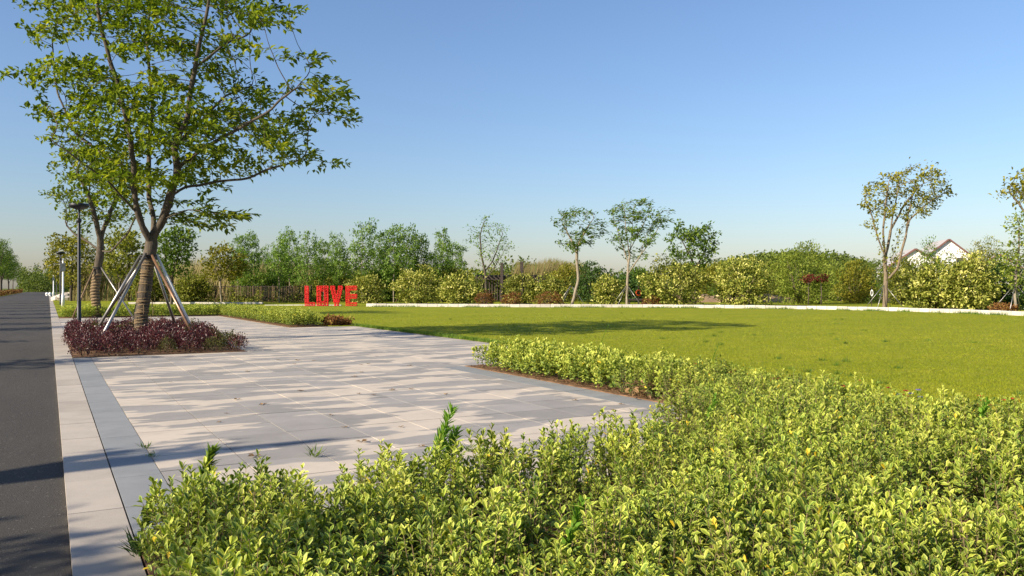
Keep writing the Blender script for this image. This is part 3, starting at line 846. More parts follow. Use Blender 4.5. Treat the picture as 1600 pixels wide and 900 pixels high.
# far wood, reeds and hill
def mass(name, label, cat, pts, mat, L, per, s, seed):
    r = np.random.default_rng(seed); n = len(pts); k = n*per
    p = np.repeat(pts, per, 0) + r.normal(size=(k,3))*s
    d = unit(r.normal(size=(k,3)) + np.array([.3,-.1,.2])); nn = unit(r.normal(size=(k,3))*.6 + np.array([0,0,.8]))
    l = L*r.uniform(.6,1.3,k); t = np.clip(np.repeat(r.normal(.5,.2,n), per) + r.normal(0,.13,k), 0, 1)
    V, F, tt = leaf_quads(p, d, nn, l, l*.65, t)
    return stuff(put(name, mesh(name, V, F, mat, {'t': tt})), label, cat)
pts = []
for k in range(2600):
    u = rng.uniform(470, 1420); z = rng.uniform(104, 128)
    top = H((424 if u < 1000 else 432) + 9*math.sin(u*.021) + 6*math.sin(u*.067+1), z)
    x, y = P(u, z); pts.append((x, y, .2 + (top-.2)*rng.random()**.8))
mass('far_wood', 'mass of green trees far behind the lawn', 'wood', np.array(pts), M['wood'], .5, 8, .5, 5)
pts = []
for k in range(1500):                              # trees closing the end of the road
    u = rng.uniform(30, 110); z = rng.uniform(300, 360)
    x, y = P(u, z); top = H(428 + 8*math.sin(u*.31) + 5*math.sin(u*.9), z)
    pts.append((x, y, .3 + (top-.3)*rng.random()**.9))
mass('far_trees', 'hazy trees closing the far end of the road', 'wood', np.array(pts), M['wood'], .8, 6, .7, 6)

def reeds(name, label, u0, u1, z0, z1, vtop, n, seed):
    r = np.random.default_rng(seed)
    u = r.uniform(u0, u1, n); z = r.uniform(z0, z1, n)
    l = (u-CX)/FPX*z; x = l*cs + z*sn; y = -l*sn + z*cs
    h = (EYE + (CY - vtop)/FPX*z)*(.55 + .47*r.random(n)) + .3*np.sin(u*.09)
    p = np.stack([x, y, np.zeros(n)], 1)
    d = unit(np.stack([r.normal(.10,.08,n), r.normal(-.04,.08,n), np.ones(n)], 1))
    s = np.array([cs, -sn, 0.0]); w = r.uniform(.02,.05,n)[:,None]
    a = p + d*h[:,None]*.7; b = p + d*h[:,None] + np.stack([r.uniform(.0,.5,n), r.uniform(-.2,.1,n), np.zeros(n)], 1)
    V = np.stack([p - s*w*.6, p + s*w*.6, a + s*w, b, a - s*w], 1).reshape(-1,3)
    i = np.arange(n)[:,None]*5
    t = np.clip(r.normal(.5,.25,n), 0, 1)
    return stuff(put(name, mesh(name, V, [i+np.array([[0,1,2,4]]), i+np.array([[4,2,3]])], M['reed'], {'t': np.repeat(t,5)})), label, cat='reeds')
reeds('reed_bed', 'tall dry golden reeds behind the bamboo fence', 110, 480, 92, 106, 404, 6500, 11)
reeds('reed_bed', 'tall dry golden reeds behind the pergola', 800, 905, 100, 112, 404, 4200, 12)

hx, hy = P(1215, 430)
N_ = 40; gx = np.linspace(-1, 1, N_)
A, B = np.meshgrid(gx, gx, indexing='ij')
hh = 24*np.exp(-(A*1.7)**2)*np.clip(1-B**2, 0, 1) + 5*np.exp(-((A-.35)*4)**2)*np.clip(1-B**2,0,1)
V = np.stack([hx + A*95*cs + B*50*sn, hy - A*95*sn + B*50*cs, hh*.72 - .3], -1).reshape(-1,3)
i, j = np.meshgrid(np.arange(N_-1), np.arange(N_-1), indexing='ij')
F = np.stack([i*N_+j, (i+1)*N_+j, (i+1)*N_+j+1, i*N_+j+1], -1).reshape(-1,4)
struct(put('hill', mesh('hill', V, F, M['meadow'], None, True)))
pts = []
for k in range(3200):
    a, b = rng.uniform(-1,1), rng.uniform(-1,.3)
    z = .72*(24*math.exp(-(a*1.7)**2)*(1-b*b) + 5*math.exp(-((a-.35)*4)**2)*(1-b*b)) - .3
    pts.append((hx + a*95*cs + b*50*sn, hy - a*95*sn + b*50*cs, z + rng.uniform(.2, 2.4)))
mass('hill_wood', 'wooded low hill far behind the pale bushes', 'wood', np.array(pts), M['wood'], 1.6, 5, .9, 8)

# ------------------------------------------------------------------ trees along the far side of the road
w_l, c_l, b_l = grown(50, [(800-70,478-150),(800-85,478-230),(800-40,478-300),(800+40,478-305),(800+85,478-230),(800+70,478-150),(800,478-110)], 70, 3.6,
                      [[(800,478),(800,400),(804,340),(800,250)], [(801,390),(770,320,.8),(745,270,1.2)], [(803,370),(835,310,-.8),(860,260,-1)]], .22, 110, 8, .42, .42, M['fresh'], M['bark'], 4, .6)
LG = 'trees lining the far side of the road'
for k, (x, y, s) in enumerate([(-9.6,196,.70),(-10.2,207,.66),(-9.4,219,.66),(-9.8,232,.62),(-10.4,246,.62),(-9.5,261,.60),(-10,278,.60),(-9.6,297,.58),(-14,200,.74),(-15,214,.72),(-14,230,.7)]):
    plant_tree('avenue_tree', 'leafy green tree in the row lining the far side of the road', w_l, c_l, (x, y, 0), k*1.7, s, LG)
# the nearer trees of that row stand outside the frame; their shadows cross the road
w_s, c_s, b_s = grown(51, [(800-22,478-55),(800-30,478-85),(800-15,478-125),(800+15,478-125),(800+30,478-85),(800+22,478-55)], 70, 1.5, [[(800,478),(802,440),(800,400),(803,360)]], .15, 34, 7, .28, .28, M['fresh'], M['bark'], 4, .35, .8)
for k, (x, y, s_) in enumerate([(-9.4,3.0,.80),(-9.2,4.5,.72),(-10.9,12.3,.50),(-9.2,18.5,.80),(-9.8,27,.66),(-9.3,35,.8),(-9.7,40,.75),(-9.2,48,.8),(-9.6,55,.8),(-9.2,63,.85),(-9.6,72,.85),(-9.2,82,.9),(-9.5,93,.9),(-9.3,106,.95),(-9.5,120,.95),(-9.4,138,1.),(-9.5,156,1.),(-9.6,174,1.)]):
    plant_tree('avenue_tree', 'young tree of the row lining the far side of the road', w_s, c_s, (x, y, 0), k*2.1, s_, LG)
# one newly planted tree of the row, cut back to trunk and stubs
pt = thing('pollarded_tree', 'newly planted tree with cut-back limbs across the road', 'tree', (-8.9, 7.0, 0), 0, None, (1, 1, 1.15))
g = Geo(); g.tube([(0,0,0),(.03,.02,1.5),(-.02,.05,3.0),(.03,.02,4.2),(.0,0,5.15)], [.31,.29,.27,.22,.07], 10)
g.tube([(.0,.02,3.7),(.02,.40,4.1),(.0,.50,4.35)], [.16,.13,.07], 7)
put('trunk', g.mesh('trunk', M['bark'], None, True), pt)
V, F, tt, g = bush_mesh(190, .22, .25, .5, 14, .14, 7, s=.09, bot=.02)
put('crown', mesh('crown', V + np.array([0,.3,4.1]), F, M['fresh'], {'t': tt}), pt)
pts = np.stack([rng.uniform(-9.0,-7.7,900), rng.uniform(150,330,900), rng.uniform(.1,.8,900)], 1)
mass('roadside_hedge', 'low russet hedge along the far side of the road', 'hedge', pts, M['russet'], .3, 6, .14, 9)

# ------------------------------------------------------------------ shrubs: variegated euonymus
def euonymus(seed, h=.47, R=.25, shoots=27, rich=True, leaf=.056, lod=.55):
    """a leafy evergreen: many leaning shoots set with pairs of leaves, upright rosettes on top"""
    r = np.random.default_rng(seed); g = Geo()
    Pp, Dd, Nn, Ll, Tt = [], [], [], [], []
    plant_tone = r.normal(.46, .15)
    for s in range(shoots):
        a = r.uniform(0, 6.28); q = math.sqrt(r.random())
        hh = h*(1.04 - .42*q*q)*r.uniform(.74, 1.10)
        tip = np.array([math.cos(a)*R*q, math.sin(a)*R*q, hh])
        base = np.array([math.cos(a)*R*q*.30, math.sin(a)*R*q*.30, .0])
        midp = base*.35 + tip*.65 + np.array([math.cos(a)*.035*q + r.normal(0,.02), math.sin(a)*.035*q + r.normal(0,.02), -.03*q])
        g.tube([base, base*.3 + midp*.7, tip], [.0036, .0028, .0016], 3, False)
        n = int(r.integers(8, 12)); fs = np.linspace(.16 if q > .6 else .38, 1.0, n); tone = np.clip(plant_tone + r.normal(0, .2), .02, .98)
        rot = r.uniform(0, 6.28)
        for k, f in enumerate(fs):
            c = (1-f)**2*base + 2*f*(1-f)*midp + f*f*tip
            ax = unit(2*(1-f)*(midp-base) + 2*f*(tip-midp))
            lf = leaf*(.66 + .46*f)*r.uniform(.72, 1.28)*(1.0 if f < .97 else .8)
            el = math.radians(r.uniform(12, 42) + 30*max(0, (f-.6)/.4))
            for e in (0, 1):
                b = rot + k*1.571 + e*3.1416 + r.normal(0, .28)
                rad = np.array([math.cos(b), math.sin(b), 0]); rad = unit(rad - ax*np.dot(rad, ax))
                d = rad*math.cos(el) + ax*math.sin(el) + r.normal(size=3)*.10
                Pp.append(c); Dd.append(d); Nn.append(unit(ax*math.cos(el) - rad*math.sin(el) + r.normal(size=3)*.22)); Ll.append(lf)
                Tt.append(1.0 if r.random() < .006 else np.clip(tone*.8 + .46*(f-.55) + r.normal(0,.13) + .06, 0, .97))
    Pp, Dd, Nn, Ll, Tt = map(np.array, (Pp, Dd, Nn, Ll, Tt))
    if rich:
        V, F, t, m = leaf_rich(Pp, Dd, Nn, Ll, Ll*r.uniform(.36,.52,len(Ll)), Tt)
        return V, F, t, m, g
    keep = r.random(len(Pp)) < lod
    V, F, t = leaf_quads(Pp[keep], Dd[keep], Nn[keep], Ll[keep]*1.3, Ll[keep]*.75, Tt[keep])
    return V, F, t, np.tile([.2,.85,.85,.85], keep.sum()), g

variants = []
for k in range(12):
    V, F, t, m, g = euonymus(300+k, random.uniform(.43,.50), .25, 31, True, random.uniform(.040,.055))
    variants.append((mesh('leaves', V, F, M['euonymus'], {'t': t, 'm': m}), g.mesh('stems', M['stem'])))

def in_view(x, y, h=.55):
    z = x*sn + y*cs; l = x*cs - y*sn
    if z < .5: return False
    u = CX + FPX*l/z; v = CY + FPX*(EYE-h)/z
    return -40 < u < 1600 + 160/z*3 and v < 965
spots = []
yy = -1.0
S_ = .318
rowi = 0
while yy < 14.0:
    xx = KX1 + .15 + (rowi % 2)*S_*.5
    while xx < 7.85:
        x = xx + random.uniform(-.06,.06); y = yy + random.uniform(-.06,.06)
        ok = y < 5.0 + .80*max(0, x - 3.9)**1.0 and y < 7.4
        # a bare gap of soil near the frame edge
        if ((x-4.65)/.55)**2 + ((y-2.75)/.30)**2 < 1: ok = False
        if ok and random.random() > .045: spots.append((x, y))
        xx += S_
    yy += S_*.9; rowi += 1
for yv in np.arange(7.1, 14.05, .29):              # the strip between paving and lawn
    for xv in (7.13, 7.40, 7.68, 7.95):
        spots.append((xv + random.uniform(-.04,.04), yv + random.uniform(-.06,.06)))
spots += [(.62 + random.uniform(0,.5), 3.4 + random.uniform(0,1.6)) for _ in range(11)]
vis = [s for s in spots if in_view(*s)]
hid = [s for s in spots if not in_view(*s)]
vis.sort(key=lambda s: s[0]**2 + s[1]**2)
print('shrubs in view', len(vis), 'outside', len(hid))
near, far = vis[:300], vis[300:]
for k, (x, y) in enumerate(near):
    if y > 7.4:   lab, grp = 'variegated evergreen shrub in the strip between the paving and the lawn', 'shrubs in the strip beside the lawn'
    elif x < .95: lab, grp = 'variegated evergreen shrub at the kerb end of the foreground bed', 'shrubs along the kerb'
    elif y > 4.5 + .8*max(0, x-3.9): lab, grp = 'variegated evergreen shrub on the paving edge of the foreground bed', 'shrubs along the paving edge'
    elif x > 7.2: lab, grp = 'variegated evergreen shrub on the lawn side of the foreground bed', 'shrubs along the lawn edge'
    elif y > 5.0: lab, grp = 'variegated evergreen shrub in the corner where the strip joins the foreground bed', 'shrubs in the corner of the bed'
    elif x < 2.6: lab, grp = 'variegated evergreen shrub inside the foreground bed, on the kerb side of the tall weed', 'shrubs inside the bed, kerb side'
    elif x < 4.6: lab, grp = 'variegated evergreen shrub in the middle of the foreground bed', 'shrubs in the middle of the bed'
    else:         lab, grp = 'variegated evergreen shrub inside the foreground bed, towards the lawn', 'shrubs inside the bed, lawn side'
    o = thing('euonymus_shrub', lab, 'shrub', (x, y, .01), random.uniform(0, 6.28), grp, (.98 + .10*math.sin(x*2.1+1.3)*math.sin(y*2.7+.4) + random.uniform(-.09, .09)))
    o.rotation_euler = (random.uniform(-.1,.1), random.uniform(-.1,.1), o.rotation_euler[2])
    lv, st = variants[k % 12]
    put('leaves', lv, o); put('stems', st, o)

def joined_shrubs(name, label, cat, places, seeds=6, kind='stuff', hs=1.0):
    vs = [euonymus(400+i, .46*hs, .25, 22, False, .055) for i in range(seeds)]
    AV, AF, AT, AM, n = [], [], [], [], 0
    for k, (x, y) in enumerate(places):
        V, F, t, m, g = vs[k % seeds]; a = random.uniform(0, 6.28); c, s = math.cos(a), math.sin(a); q = random.uniform(.85, 1.15)
        W = np.stack([V[:,0]*c - V[:,1]*s, V[:,0]*s + V[:,1]*c, V[:,2]], 1)*q + np.array([x, y, .01])
        AV.append(W); AF.append(F+n); AT.append(t); AM.append(m); n += len(V)
    me = mesh(name, np.concatenate(AV), np.concatenate(AF), M['euonymus'], {'t': np.concatenate(AT), 'm': np.concatenate(AM)})
    o = put(name, me)
    tag(o, label, cat)
    if kind: o['kind'] = kind
    return o
joined_shrubs('euonymus_cover', 'rest of the dense variegated evergreen planting around the bed', 'shrubs', far + hid)
pl1 = [(x + random.uniform(-.08,.08), y + random.uniform(-.08,.08)) for x in np.arange(.7, 9.3, .36) for y in np.arange(46.45, 47.9, .36)]
joined_shrubs('low_hedge', 'low yellow-green hedge closing the far end of the paving', 'hedge', pl1, kind=None, hs=1.2)
pl2 = [(x + random.uniform(-.08,.08), y + random.uniform(-.08,.08)) for x in np.arange(8.15, 9.4, .33) for y in np.arange(31.5, 46.2, .33)]
joined_shrubs('low_hedge', 'low yellow-green hedge between the paving and the lawn with the red letters', 'hedge', pl2, kind=None, hs=1.2)

# ------------------------------------------------------------------ dark red shrubs under the maple
def plum(seed, green=.0):
    r = np.random.default_rng(seed)
    n = 62; per = 8
    d = unit(r.normal(size=(n,3))); d[:,2] = np.abs(d[:,2])
    rad = .5 + .5*r.random(n)**.5
    c = np.stack([d[:,0]*rad*.30, d[:,1]*rad*.30, .10 + d[:,2]*rad*.40], 1)
    k = n*per
    p = np.repeat(c, per, 0) + r.normal(size=(k,3))*.045
    dd = unit(np.repeat(c - np.array([0,0,.1]), per, 0)*1.5 + unit(r.normal(size=(k,3)))*.7 + np.array([0,0,.4]))
    l = r.uniform(.035,.07,k)
    t = np.clip(np.repeat(r.normal(.5,.2,n), per) + r.normal(0,.15,k), 0, 1)
    V, F, tt = leaf_quads(p, dd, unit(r.normal(size=(k,3))*.6+np.array([0,0,.7])), l, l*.55, t)
    g = Geo()
    for i in range(7):
        a = r.uniform(0,6.28); g.tube([(0,0,0),(math.cos(a)*.08,math.sin(a)*.08,.16),(math.cos(a)*.2,math.sin(a)*.2,.36)], [.008,.006,.003], 4, False)
    return V, F, tt, g
pv = []
for k in range(6):
    V, F, t, g = plum(500+k)
    pv.append((mesh('leaves', V, F, M['plum'], {'t': t}), mesh('leaves', V, F, M['plumgreen'], {'t': t}), g.mesh('stems', M['stem'])))
k = 0
for y in np.arange(20.12, 30.5, .54):
    for x in np.arange(.72, 4.0, .52):
        x_, y_ = x + random.uniform(-.1,.1), y + random.uniform(-.1,.1)
        if (x_-bx)**2 + (y_-by)**2 < .45**2: continue
        edge = y < 20.4 or (x > 3.6 and y < 24)
        grn = (edge and random.random() < .55) or random.random() < .04
        if grn: lab, grp = 'greenish shrub at the paving edge of the dark red bed', 'greenish shrubs of the tree bed'
        elif y < by: lab, grp = 'dark red leaved shrub in the tree bed, in front of the wrapped trunk', 'red shrubs in front of the trunk'
        else: lab, grp = 'dark red leaved shrub in the tree bed, behind the wrapped trunk', 'red shrubs behind the trunk'
        o = thing('red_shrub', lab, 'shrub', (x_, y_, .01), random.uniform(0,6.28), grp, random.uniform(.80,1.05)*(.85 if edge else .97))
        a, b, c = pv[k % 6]
        put('leaves', b if grn else a, o); put('stems', c, o); k += 1
print('red shrubs', k)

# ------------------------------------------------------------------ street lamps, poles, balls
def lamp_meshes():
    g = Geo().lathe([(.0,0),(.11,0),(.11,.03),(.075,.05),(.075,.9),(.062,.93),(.055,4.05),(.03,4.1),(.03,4.45),(0,4.46)], 16)
    pole = g.mesh('pole', M['black_metal'], None, True)
    head = Geo().lathe([(0,4.42),(.10,4.43),(.32,4.52),(.36,4.56),(.36,4.64),(.33,4.67),(.1,4.70),(0,4.70)], 24).mesh('lamp_head', M['black_metal'], None, True)
    collar = Geo().lathe([(.05,3.92),(.085,3.95),(.095,4.05),(.06,4.10),(.03,4.12)], 16).mesh('collar', M['black_metal'], None, True)
    return pole, head, collar
lm = lamp_meshes()
for u, z, s, lab in [(123.5,33.5,1.06,'tall black lamp post with a flat disc head behind the red shrubs'), (94.5,72,1.0,'black disc-headed lamp post beside the white camera pole'), (88.4,118,1.0,'third black lamp post along the road, beyond the white pole'), (82.6,172,1.0,'farthest black lamp post along the road')]:
    x, y = P(u, z); o = thing('street_lamp', lab, 'street lamp', (x, y, 0), 0, 'black lamp posts along the road', s)
    for n_, m_ in zip(('pole', 'lamp_head', 'collar'), lm): put(n_, m_, o)
def white_pole(u, z, h, lab):
    x, y = P(u, z); o = thing('white_pole', lab, 'pole', (x, y, 0))
    put('pole', Geo().lathe([(0,0),(.13,0),(.13,.85),(.11,.9),(.075,.95),(.06,h),(0,h)], 14).mesh('pole', M['white'], None, True), o)
    put('equipment_box', Geo().box(-.16,.16,-.12,.12,h-1.0,h-.35,.01).mesh('equipment_box', M['galv']), o)
    put('camera_head', Geo().box(-.07,.07,-.3,.05,h-.12,h+.03,.01).mesh('camera_head', M['white']), o)
white_pole(98.5, 66, 3.85, 'white pole with a grey box beside the second lamp')
white_pole(83.6, 128, 3.7, 'farther white pole along the road')
for u, z, lab in [(73.4,158,'white stone ball at the kerb end, nearer the road'), (78.2,158,'white stone ball at the kerb end, nearer the grass')]:
    x, y = P(u, z); o = thing('stone_ball', lab, 'bollard', (x, y, 0), 0, 'white stone balls')
    a = np.linspace(-1.25, 1.57, 9); put('ball', Geo().lathe([(max(.001,.3*math.cos(q)), .36+.3*math.sin(q)) for q in a], 14).mesh('ball', M['white'], None, True), o)
    put('foot', Geo().lathe([(.22,0),(.22,.08),(.16,.12)], 14).mesh('foot', M['white'], None, True), o)
def rock(u, z, s, seed, lab):
    r = np.random.default_rng(seed); x, y = P(u, z); g = Geo()
    a = np.linspace(-.5, 1.57, 7); k = 12; ang = np.linspace(0, 6.283, k, endpoint=False)
    V = np.array([[s*math.cos(q)*math.cos(w)*1.3, s*math.cos(q)*math.sin(w), s*.75*math.sin(q)+s*.2] for q in a for w in ang])*(1 + r.uniform(-.14,.14,(7*k,1)))
    i, j = np.meshgrid(np.arange(6), np.arange(k), indexing='ij')
    g.add(V, None, np.stack([i*k+j, i*k+(j+1)%k, (i+1)*k+(j+1)%k, (i+1)*k+j], -1).reshape(-1,4))
    tag(put('boulder', g.mesh('boulder', M['concrete']), None, (x, y, 0)), lab, 'boulder', 'pale boulders by the roadside tree')
rock(92.5, 98, .7, 1, 'pale boulder just left of the white pole')
rock(105.5, 98, .95, 2, 'large pale boulder under the yellow-green roadside tree')

# ------------------------------------------------------------------ white edging round the lawn
def edging(name, lab, uv, h, w=.35):
    """a row of stones butted end to end along a curve"""
    pts = np.array([P(u, 1920/(v-450)) for u, v in uv])
    d = unit(np.gradient(pts, axis=0)); nrm = np.stack([-d[:,1], d[:,0]], 1)
    root = tag(put(name, None, None, (pts[0][0], pts[0][1], 0)), lab, 'edging')
    prof = [(0,0),(0,h-.025),(.025,h),(w-.025,h),(w,h-.025),(w,0)]; k = len(prof)
    for i in range(len(pts)-1):
        V = []; jit = random.uniform(-.008, .008); e = d[i]*.012
        for p_, q in ((pts[i]+e, nrm[i]), (pts[i+1]-e, nrm[i+1])):
            for a, b in prof: V.append((p_[0]+q[0]*a-pts[0][0], p_[1]+q[1]*a-pts[0][1], b + (jit if b > 0 else 0)))
        F = np.array([(j, j+1, k+j+1, k+j) for j in range(k-1)])
        put('edging_stone', mesh('edging_stone', V, [F, np.array([tuple(range(k))]), np.array([tuple(range(k, 2*k))[::-1]])], M['edging']), root)
    return root
us = np.arange(572, 1760, 16.0)
vs_ = np.interp(us, [572,800,1000,1200,1300,1400,1500,1600,1700,1760], [479.6,480.6,481,482.9,484.6,487.0,490.2,494.5,500,504])
edging('stone_edging', 'long curved white stone edging behind the lawn', list(zip(us, vs_)), .26)
us = np.arange(200, 411, 14.0)
edging('stone_edging', 'short white stone edging behind the low yellow-green hedge', [(u, 475.6) for u in us], .20)
edging('stone_edging', 'low white edging at the foot of the red letters', [(u, 477.9) for u in np.arange(413, 548, 15.0)], .09)
# ragged grass along the foot of the edging
def tufts(name, lab, pts, n_bl, h, spread, mat, seed, wmul=1.0):
    r = np.random.default_rng(seed); n = len(pts); k = n*n_bl
    p = np.repeat(np.asarray(pts, float), n_bl, 0) + np.concatenate([r.normal(size=(k,2))*spread, np.zeros((k,1))], 1)
    d = unit(np.concatenate([r.normal(size=(k,2))*.5 + np.array([.15,0]), np.ones((k,1))], 1)); hh_ = h*r.uniform(.5,1.3,k)
    s = unit(np.concatenate([r.normal(size=(k,2)), np.zeros((k,1))], 1)); w = h*.07*wmul*r.uniform(.6,1.3,k)
    V = np.stack([p - s*w[:,None], p + s*w[:,None], p + d*hh_[:,None]], 1).reshape(-1,3)
    t = np.clip(np.repeat(r.normal(.5,.18,n), n_bl) + r.normal(0,.15,k), 0, 1)
    return stuff(put(name, mesh(name, V, np.arange(3*k).reshape(-1,3), mat, {'t': np.repeat(t,3)})), lab, 'grass')
ed = []
for u in np.linspace(580, 1640, 900):
    if (math.sin(u*.13) + math.sin(u*.041+2) + rng.normal(0,.6)) > .35:
        v = float(np.interp(u, [572,800,1000,1200,1300,1400,1500,1600,1700], [479.6,480.6,481,482.9,484.6,487.0,490.2,494.5,500])) + .5
        ed.append((*P(u, 1920/(v-450)), .03))
tufts('edge_grass', 'ragged grass growing along the white edging', ed, 10, .19, .14, M['fresh'], 3)

# lawn: short blades, dense near and thinning with distance
n = 330000
uu = rng.uniform(420, 1680, n); zz = 1/rng.uniform(1/46., 1/7.2, n)
l = (uu-CX)/FPX*zz; x = l*cs + zz*sn; y = -l*sn + zz*cs
ok = (x > 8.02) & (((y < 14.1)) | (x > 10.54)) & ((y < 31.0) | (x > 9.6))
x, y, zz = x[ok], y[ok], zz[ok]
k = len(x); r = rng
p = np.stack([x, y, np.full(k, .033)], 1)
d = unit(np.concatenate([r.normal(size=(k,2))*.7, np.ones((k,1))], 1)); hgt = .024*r.uniform(.5,1.4,k)
s = unit(np.concatenate([r.normal(size=(k,2)), np.zeros((k,1))], 1)); w = .0035*np.clip(zz/8, 1, 6)
V = np.stack([p - s*w[:,None], p + s*w[:,None], p + d*hgt[:,None]], 1).reshape(-1,3)
mot = (np.sin(x*.9+np.sin(y*.7)*2)*np.sin(y*1.1) + .8*np.sin(x*2.3+1.7*np.sin(y*1.9))*np.sin(y*2.6+np.sin(x*1.1)) + .7*np.sin(x*.31+.5)*np.sin(y*.37+np.sin(x*.2)*2))
mot = mot + .9*np.sin(x*.17+y*.23)*np.sin(y*.19-x*.11+1)
t = np.clip(.48 + .17*mot + r.normal(0,.11,k), 0, 1)
stuff(put('grass', mesh('grass', V, np.arange(3*k).reshape(-1,3), M['grass'], {'t': np.repeat(t,3)})), 'short mown yellow-green grass of the lawn', 'grass')
print('blades', k)
ep = [(10.52 + rng.normal(0,.05), yv, .02) for yv in np.arange(14.2, 31.1, .018)] + [(xv, 14.13 + rng.normal(0,.04), .02) for xv in np.arange(8.0, 10.5, .02)]
tufts('lawn_fringe', 'longer grass fringing the paved corner of the lawn', ep, 10, .11, .05, M['fresh'], 4)

# ------------------------------------------------------------------ red LOVE letters
def letter(ch, lab, u0, z, wdt, hgt, rot=0):
    """open red letter: four-high lattice of square frames with a ring in each, front and back"""
    x, y = P(u0, z); o = thing('letter_' + ch.lower(), lab, 'letter sign', (x, y, 0), -YAW + rot, 'red lattice letters')
    rows = {'L': ['X..','X..','X..','X..','XXX'], 'O': ['XXX','X.X','X.X','XXX'], 'V': ['X.X','X.X','X.X','XXX','.X.'], 'E': ['XXX','X..','XXX','X..','XXX']}[ch]
    cells = [(j*wdt/3, i) for i, rw in enumerate(rows) for j, q in enumerate(rw) if q == 'X']
    if ch == 'V': cells = [(x_, i) for i in range(5) for x_ in {round(i/4*wdt/3, 4), round(wdt*2/3 - i/4*wdt/3, 4)}]
    cw, chh = wdt/3, hgt/len(rows); dep = .22; b = .021
    fr, ri = Geo(), Geo(); sp = fr
    for xc, i in cells:
        if True:
            x0, x1 = xc, xc+cw; z1 = hgt - i*chh; z0 = z1 - chh
            for yy in (-dep/2, dep/2):
                for A_, B_ in (((x0,z0),(x1,z0)), ((x1,z0),(x1,z1)), ((x1,z1),(x0,z1)), ((x0,z1),(x0,z0))):
                    fr.tube([(A_[0],yy,A_[1]), (B_[0],yy,B_[1])], b, 4)
                an = np.linspace(0, 6.283, 9)
                ri.tube(np.stack([(x0+x1)/2 + cw*.30*np.cos(an), np.full(9, yy), (z0+z1)/2 + chh*.30*np.sin(an)], 1), b*1.15, 4)
                for sx, sz in ((-1,-1),(1,-1),(1,1),(-1,1)):
                    cxm, czm = (x0+x1)/2, (z0+z1)/2
                    ri.tube([(cxm+sx*cw*.21, yy, czm+sz*chh*.21), (cxm+sx*cw*.48, yy, czm+sz*chh*.48)], b*1.1, 4)
            for cxn, czn in ((x0,z0),(x1,z0),(x0,z1),(x1,z1)):
                sp.tube([(cxn,-dep/2,czn),(cxn,dep/2,czn)], b*.9, 4)
    put('frame', fr.mesh('frame', M['red']), o); put('ring_lattice', ri.mesh('ring_lattice', M['red']), o)
    put('base_board', Geo().box(0, wdt, -dep/2-.03, dep/2+.03, .035, .06).mesh('base_board', M['timber']), o)
for ch, u0, u1, rt, lab in [('L',477,492,0,'red lattice letter L, first of the word on the lawn'),('O',495.5,513,0,'red lattice letter O beside the letter L'),('V',517,535,0,'red lattice letter V between the letters O and E'),('E',541,558,-.12,'red lattice letter E, last of the word on the lawn')]:
    letter(ch, lab, u0, 66, (u1-u0)/FPX*66, 1.66, rt)

# ------------------------------------------------------------------ fence, pergola, far bank
fa, fb = np.array(P(215, 86)), np.array(P(486, 86))
fen = thing('bamboo_fence', 'dark bamboo fence in front of the golden reeds', 'fence', (fa[0], fa[1], 0), math.atan2(fb[1]-fa[1], fb[0]-fa[0]))
FL = float(np.linalg.norm(fb-fa)); nst = 170
cane = [Geo().tube([(0,0,0),(random.uniform(-.05,.05),0,1.75+random.uniform(-.25,.10))], .020, 5).mesh('cane', M['cane' if q % 2 else 'timber']) for q in range(8)]
for k in range(nst):
    put('cane', cane[random.randrange(8)], fen, (FL*(k+.5)/nst + random.uniform(-.015,.015), 0, 0))
for zz_ in (.55, 1.66):
    put('rail', Geo().box(0, FL, .03, .08, zz_-.04, zz_+.04).mesh('rail', M['timber']), fen)
for k in range(10):
    put('post', Geo().box(-.05,.05,.085,.185,0,1.85).mesh('post', M['timber']), fen, (FL*k/9, 0, 0))

zp = 84.0
px0, py0 = P(746, zp); px1, py1 = P(842, zp-1)
per = thing('pergola', 'dark timber pergola behind the pale bushes with two tall posts', 'pergola', (px0, py0, 0), math.atan2(py1-py0, px1-px0))
PL = math.hypot(px1-px0, py1-py0)
for k in range(2):
    put('beam', Geo().box(-.3, PL+.3, k*2.4-.07, k*2.4+.07, 2.35, 2.68).mesh('beam', M['timber']), per)
for k in range(15):
    put('rafter', Geo().box(-.05,.05,-.5,2.9,2.685,2.82).mesh('rafter', M['timber']), per, (PL*k/14, 0, 0))
for fx, hgt in ((0,2.34),(.41,4.05),(.73,4.15),(1.0,2.34)):
    for yq in ((0, 2.4) if hgt < 3 else (-.3,)):
        put('post', Geo().box(-.14,.14,yq-.14,yq+.14,0,hgt).mesh('post', M['timber']), per, (PL*fx, 0, 0))
sl = Geo().box(-.06,.06,2.53,2.57,.2,2.3).mesh('slat', M['timber'])
for k in range(22): put('slat', sl, per, (.2 + (PL-.4)*k/21, 0, 0))

def life_ring(u, z, lab, mat, q=1.0):
    x, y = P(u, z); o = thing('life_ring', lab, 'life ring', (x, y, 0), -YAW, 'life rings on posts', (q, q, 1.1))
    an = np.linspace(0, 6.283, 19)
    put('ring', Geo().tube(np.stack([.20*np.cos(an), np.full(19,-.10), 1.0+.20*np.sin(an)], 1), .05, 8).mesh('ring', mat, None, True), o)
    put('post', Geo().box(-.05,.05,-.03,.05,0,1.5,.01).mesh('post', M['timber']), o)
life_ring(997.5, 69.5, 'orange life ring on a post beside the tallest airy tree', M['orange'])
life_ring(1362, 66, 'white life ring on a post left of the vase-shaped tree', M['white'], .45)
x, y = P(1004, 71); dk = thing('landing_deck', 'low dark landing deck under the orange life ring', 'deck', (x, y, 0), -YAW)
put('deck_top', Geo().box(-1.4,1.5,-.6,.9,.42,.56,.01).mesh('deck_top', M['timber']), dk)
for q in (-1.2,-.1,1.2): put('leg', Geo().box(q-.06,q+.06,-.5,-.38,0,.415).mesh('leg', M['timber']), dk)

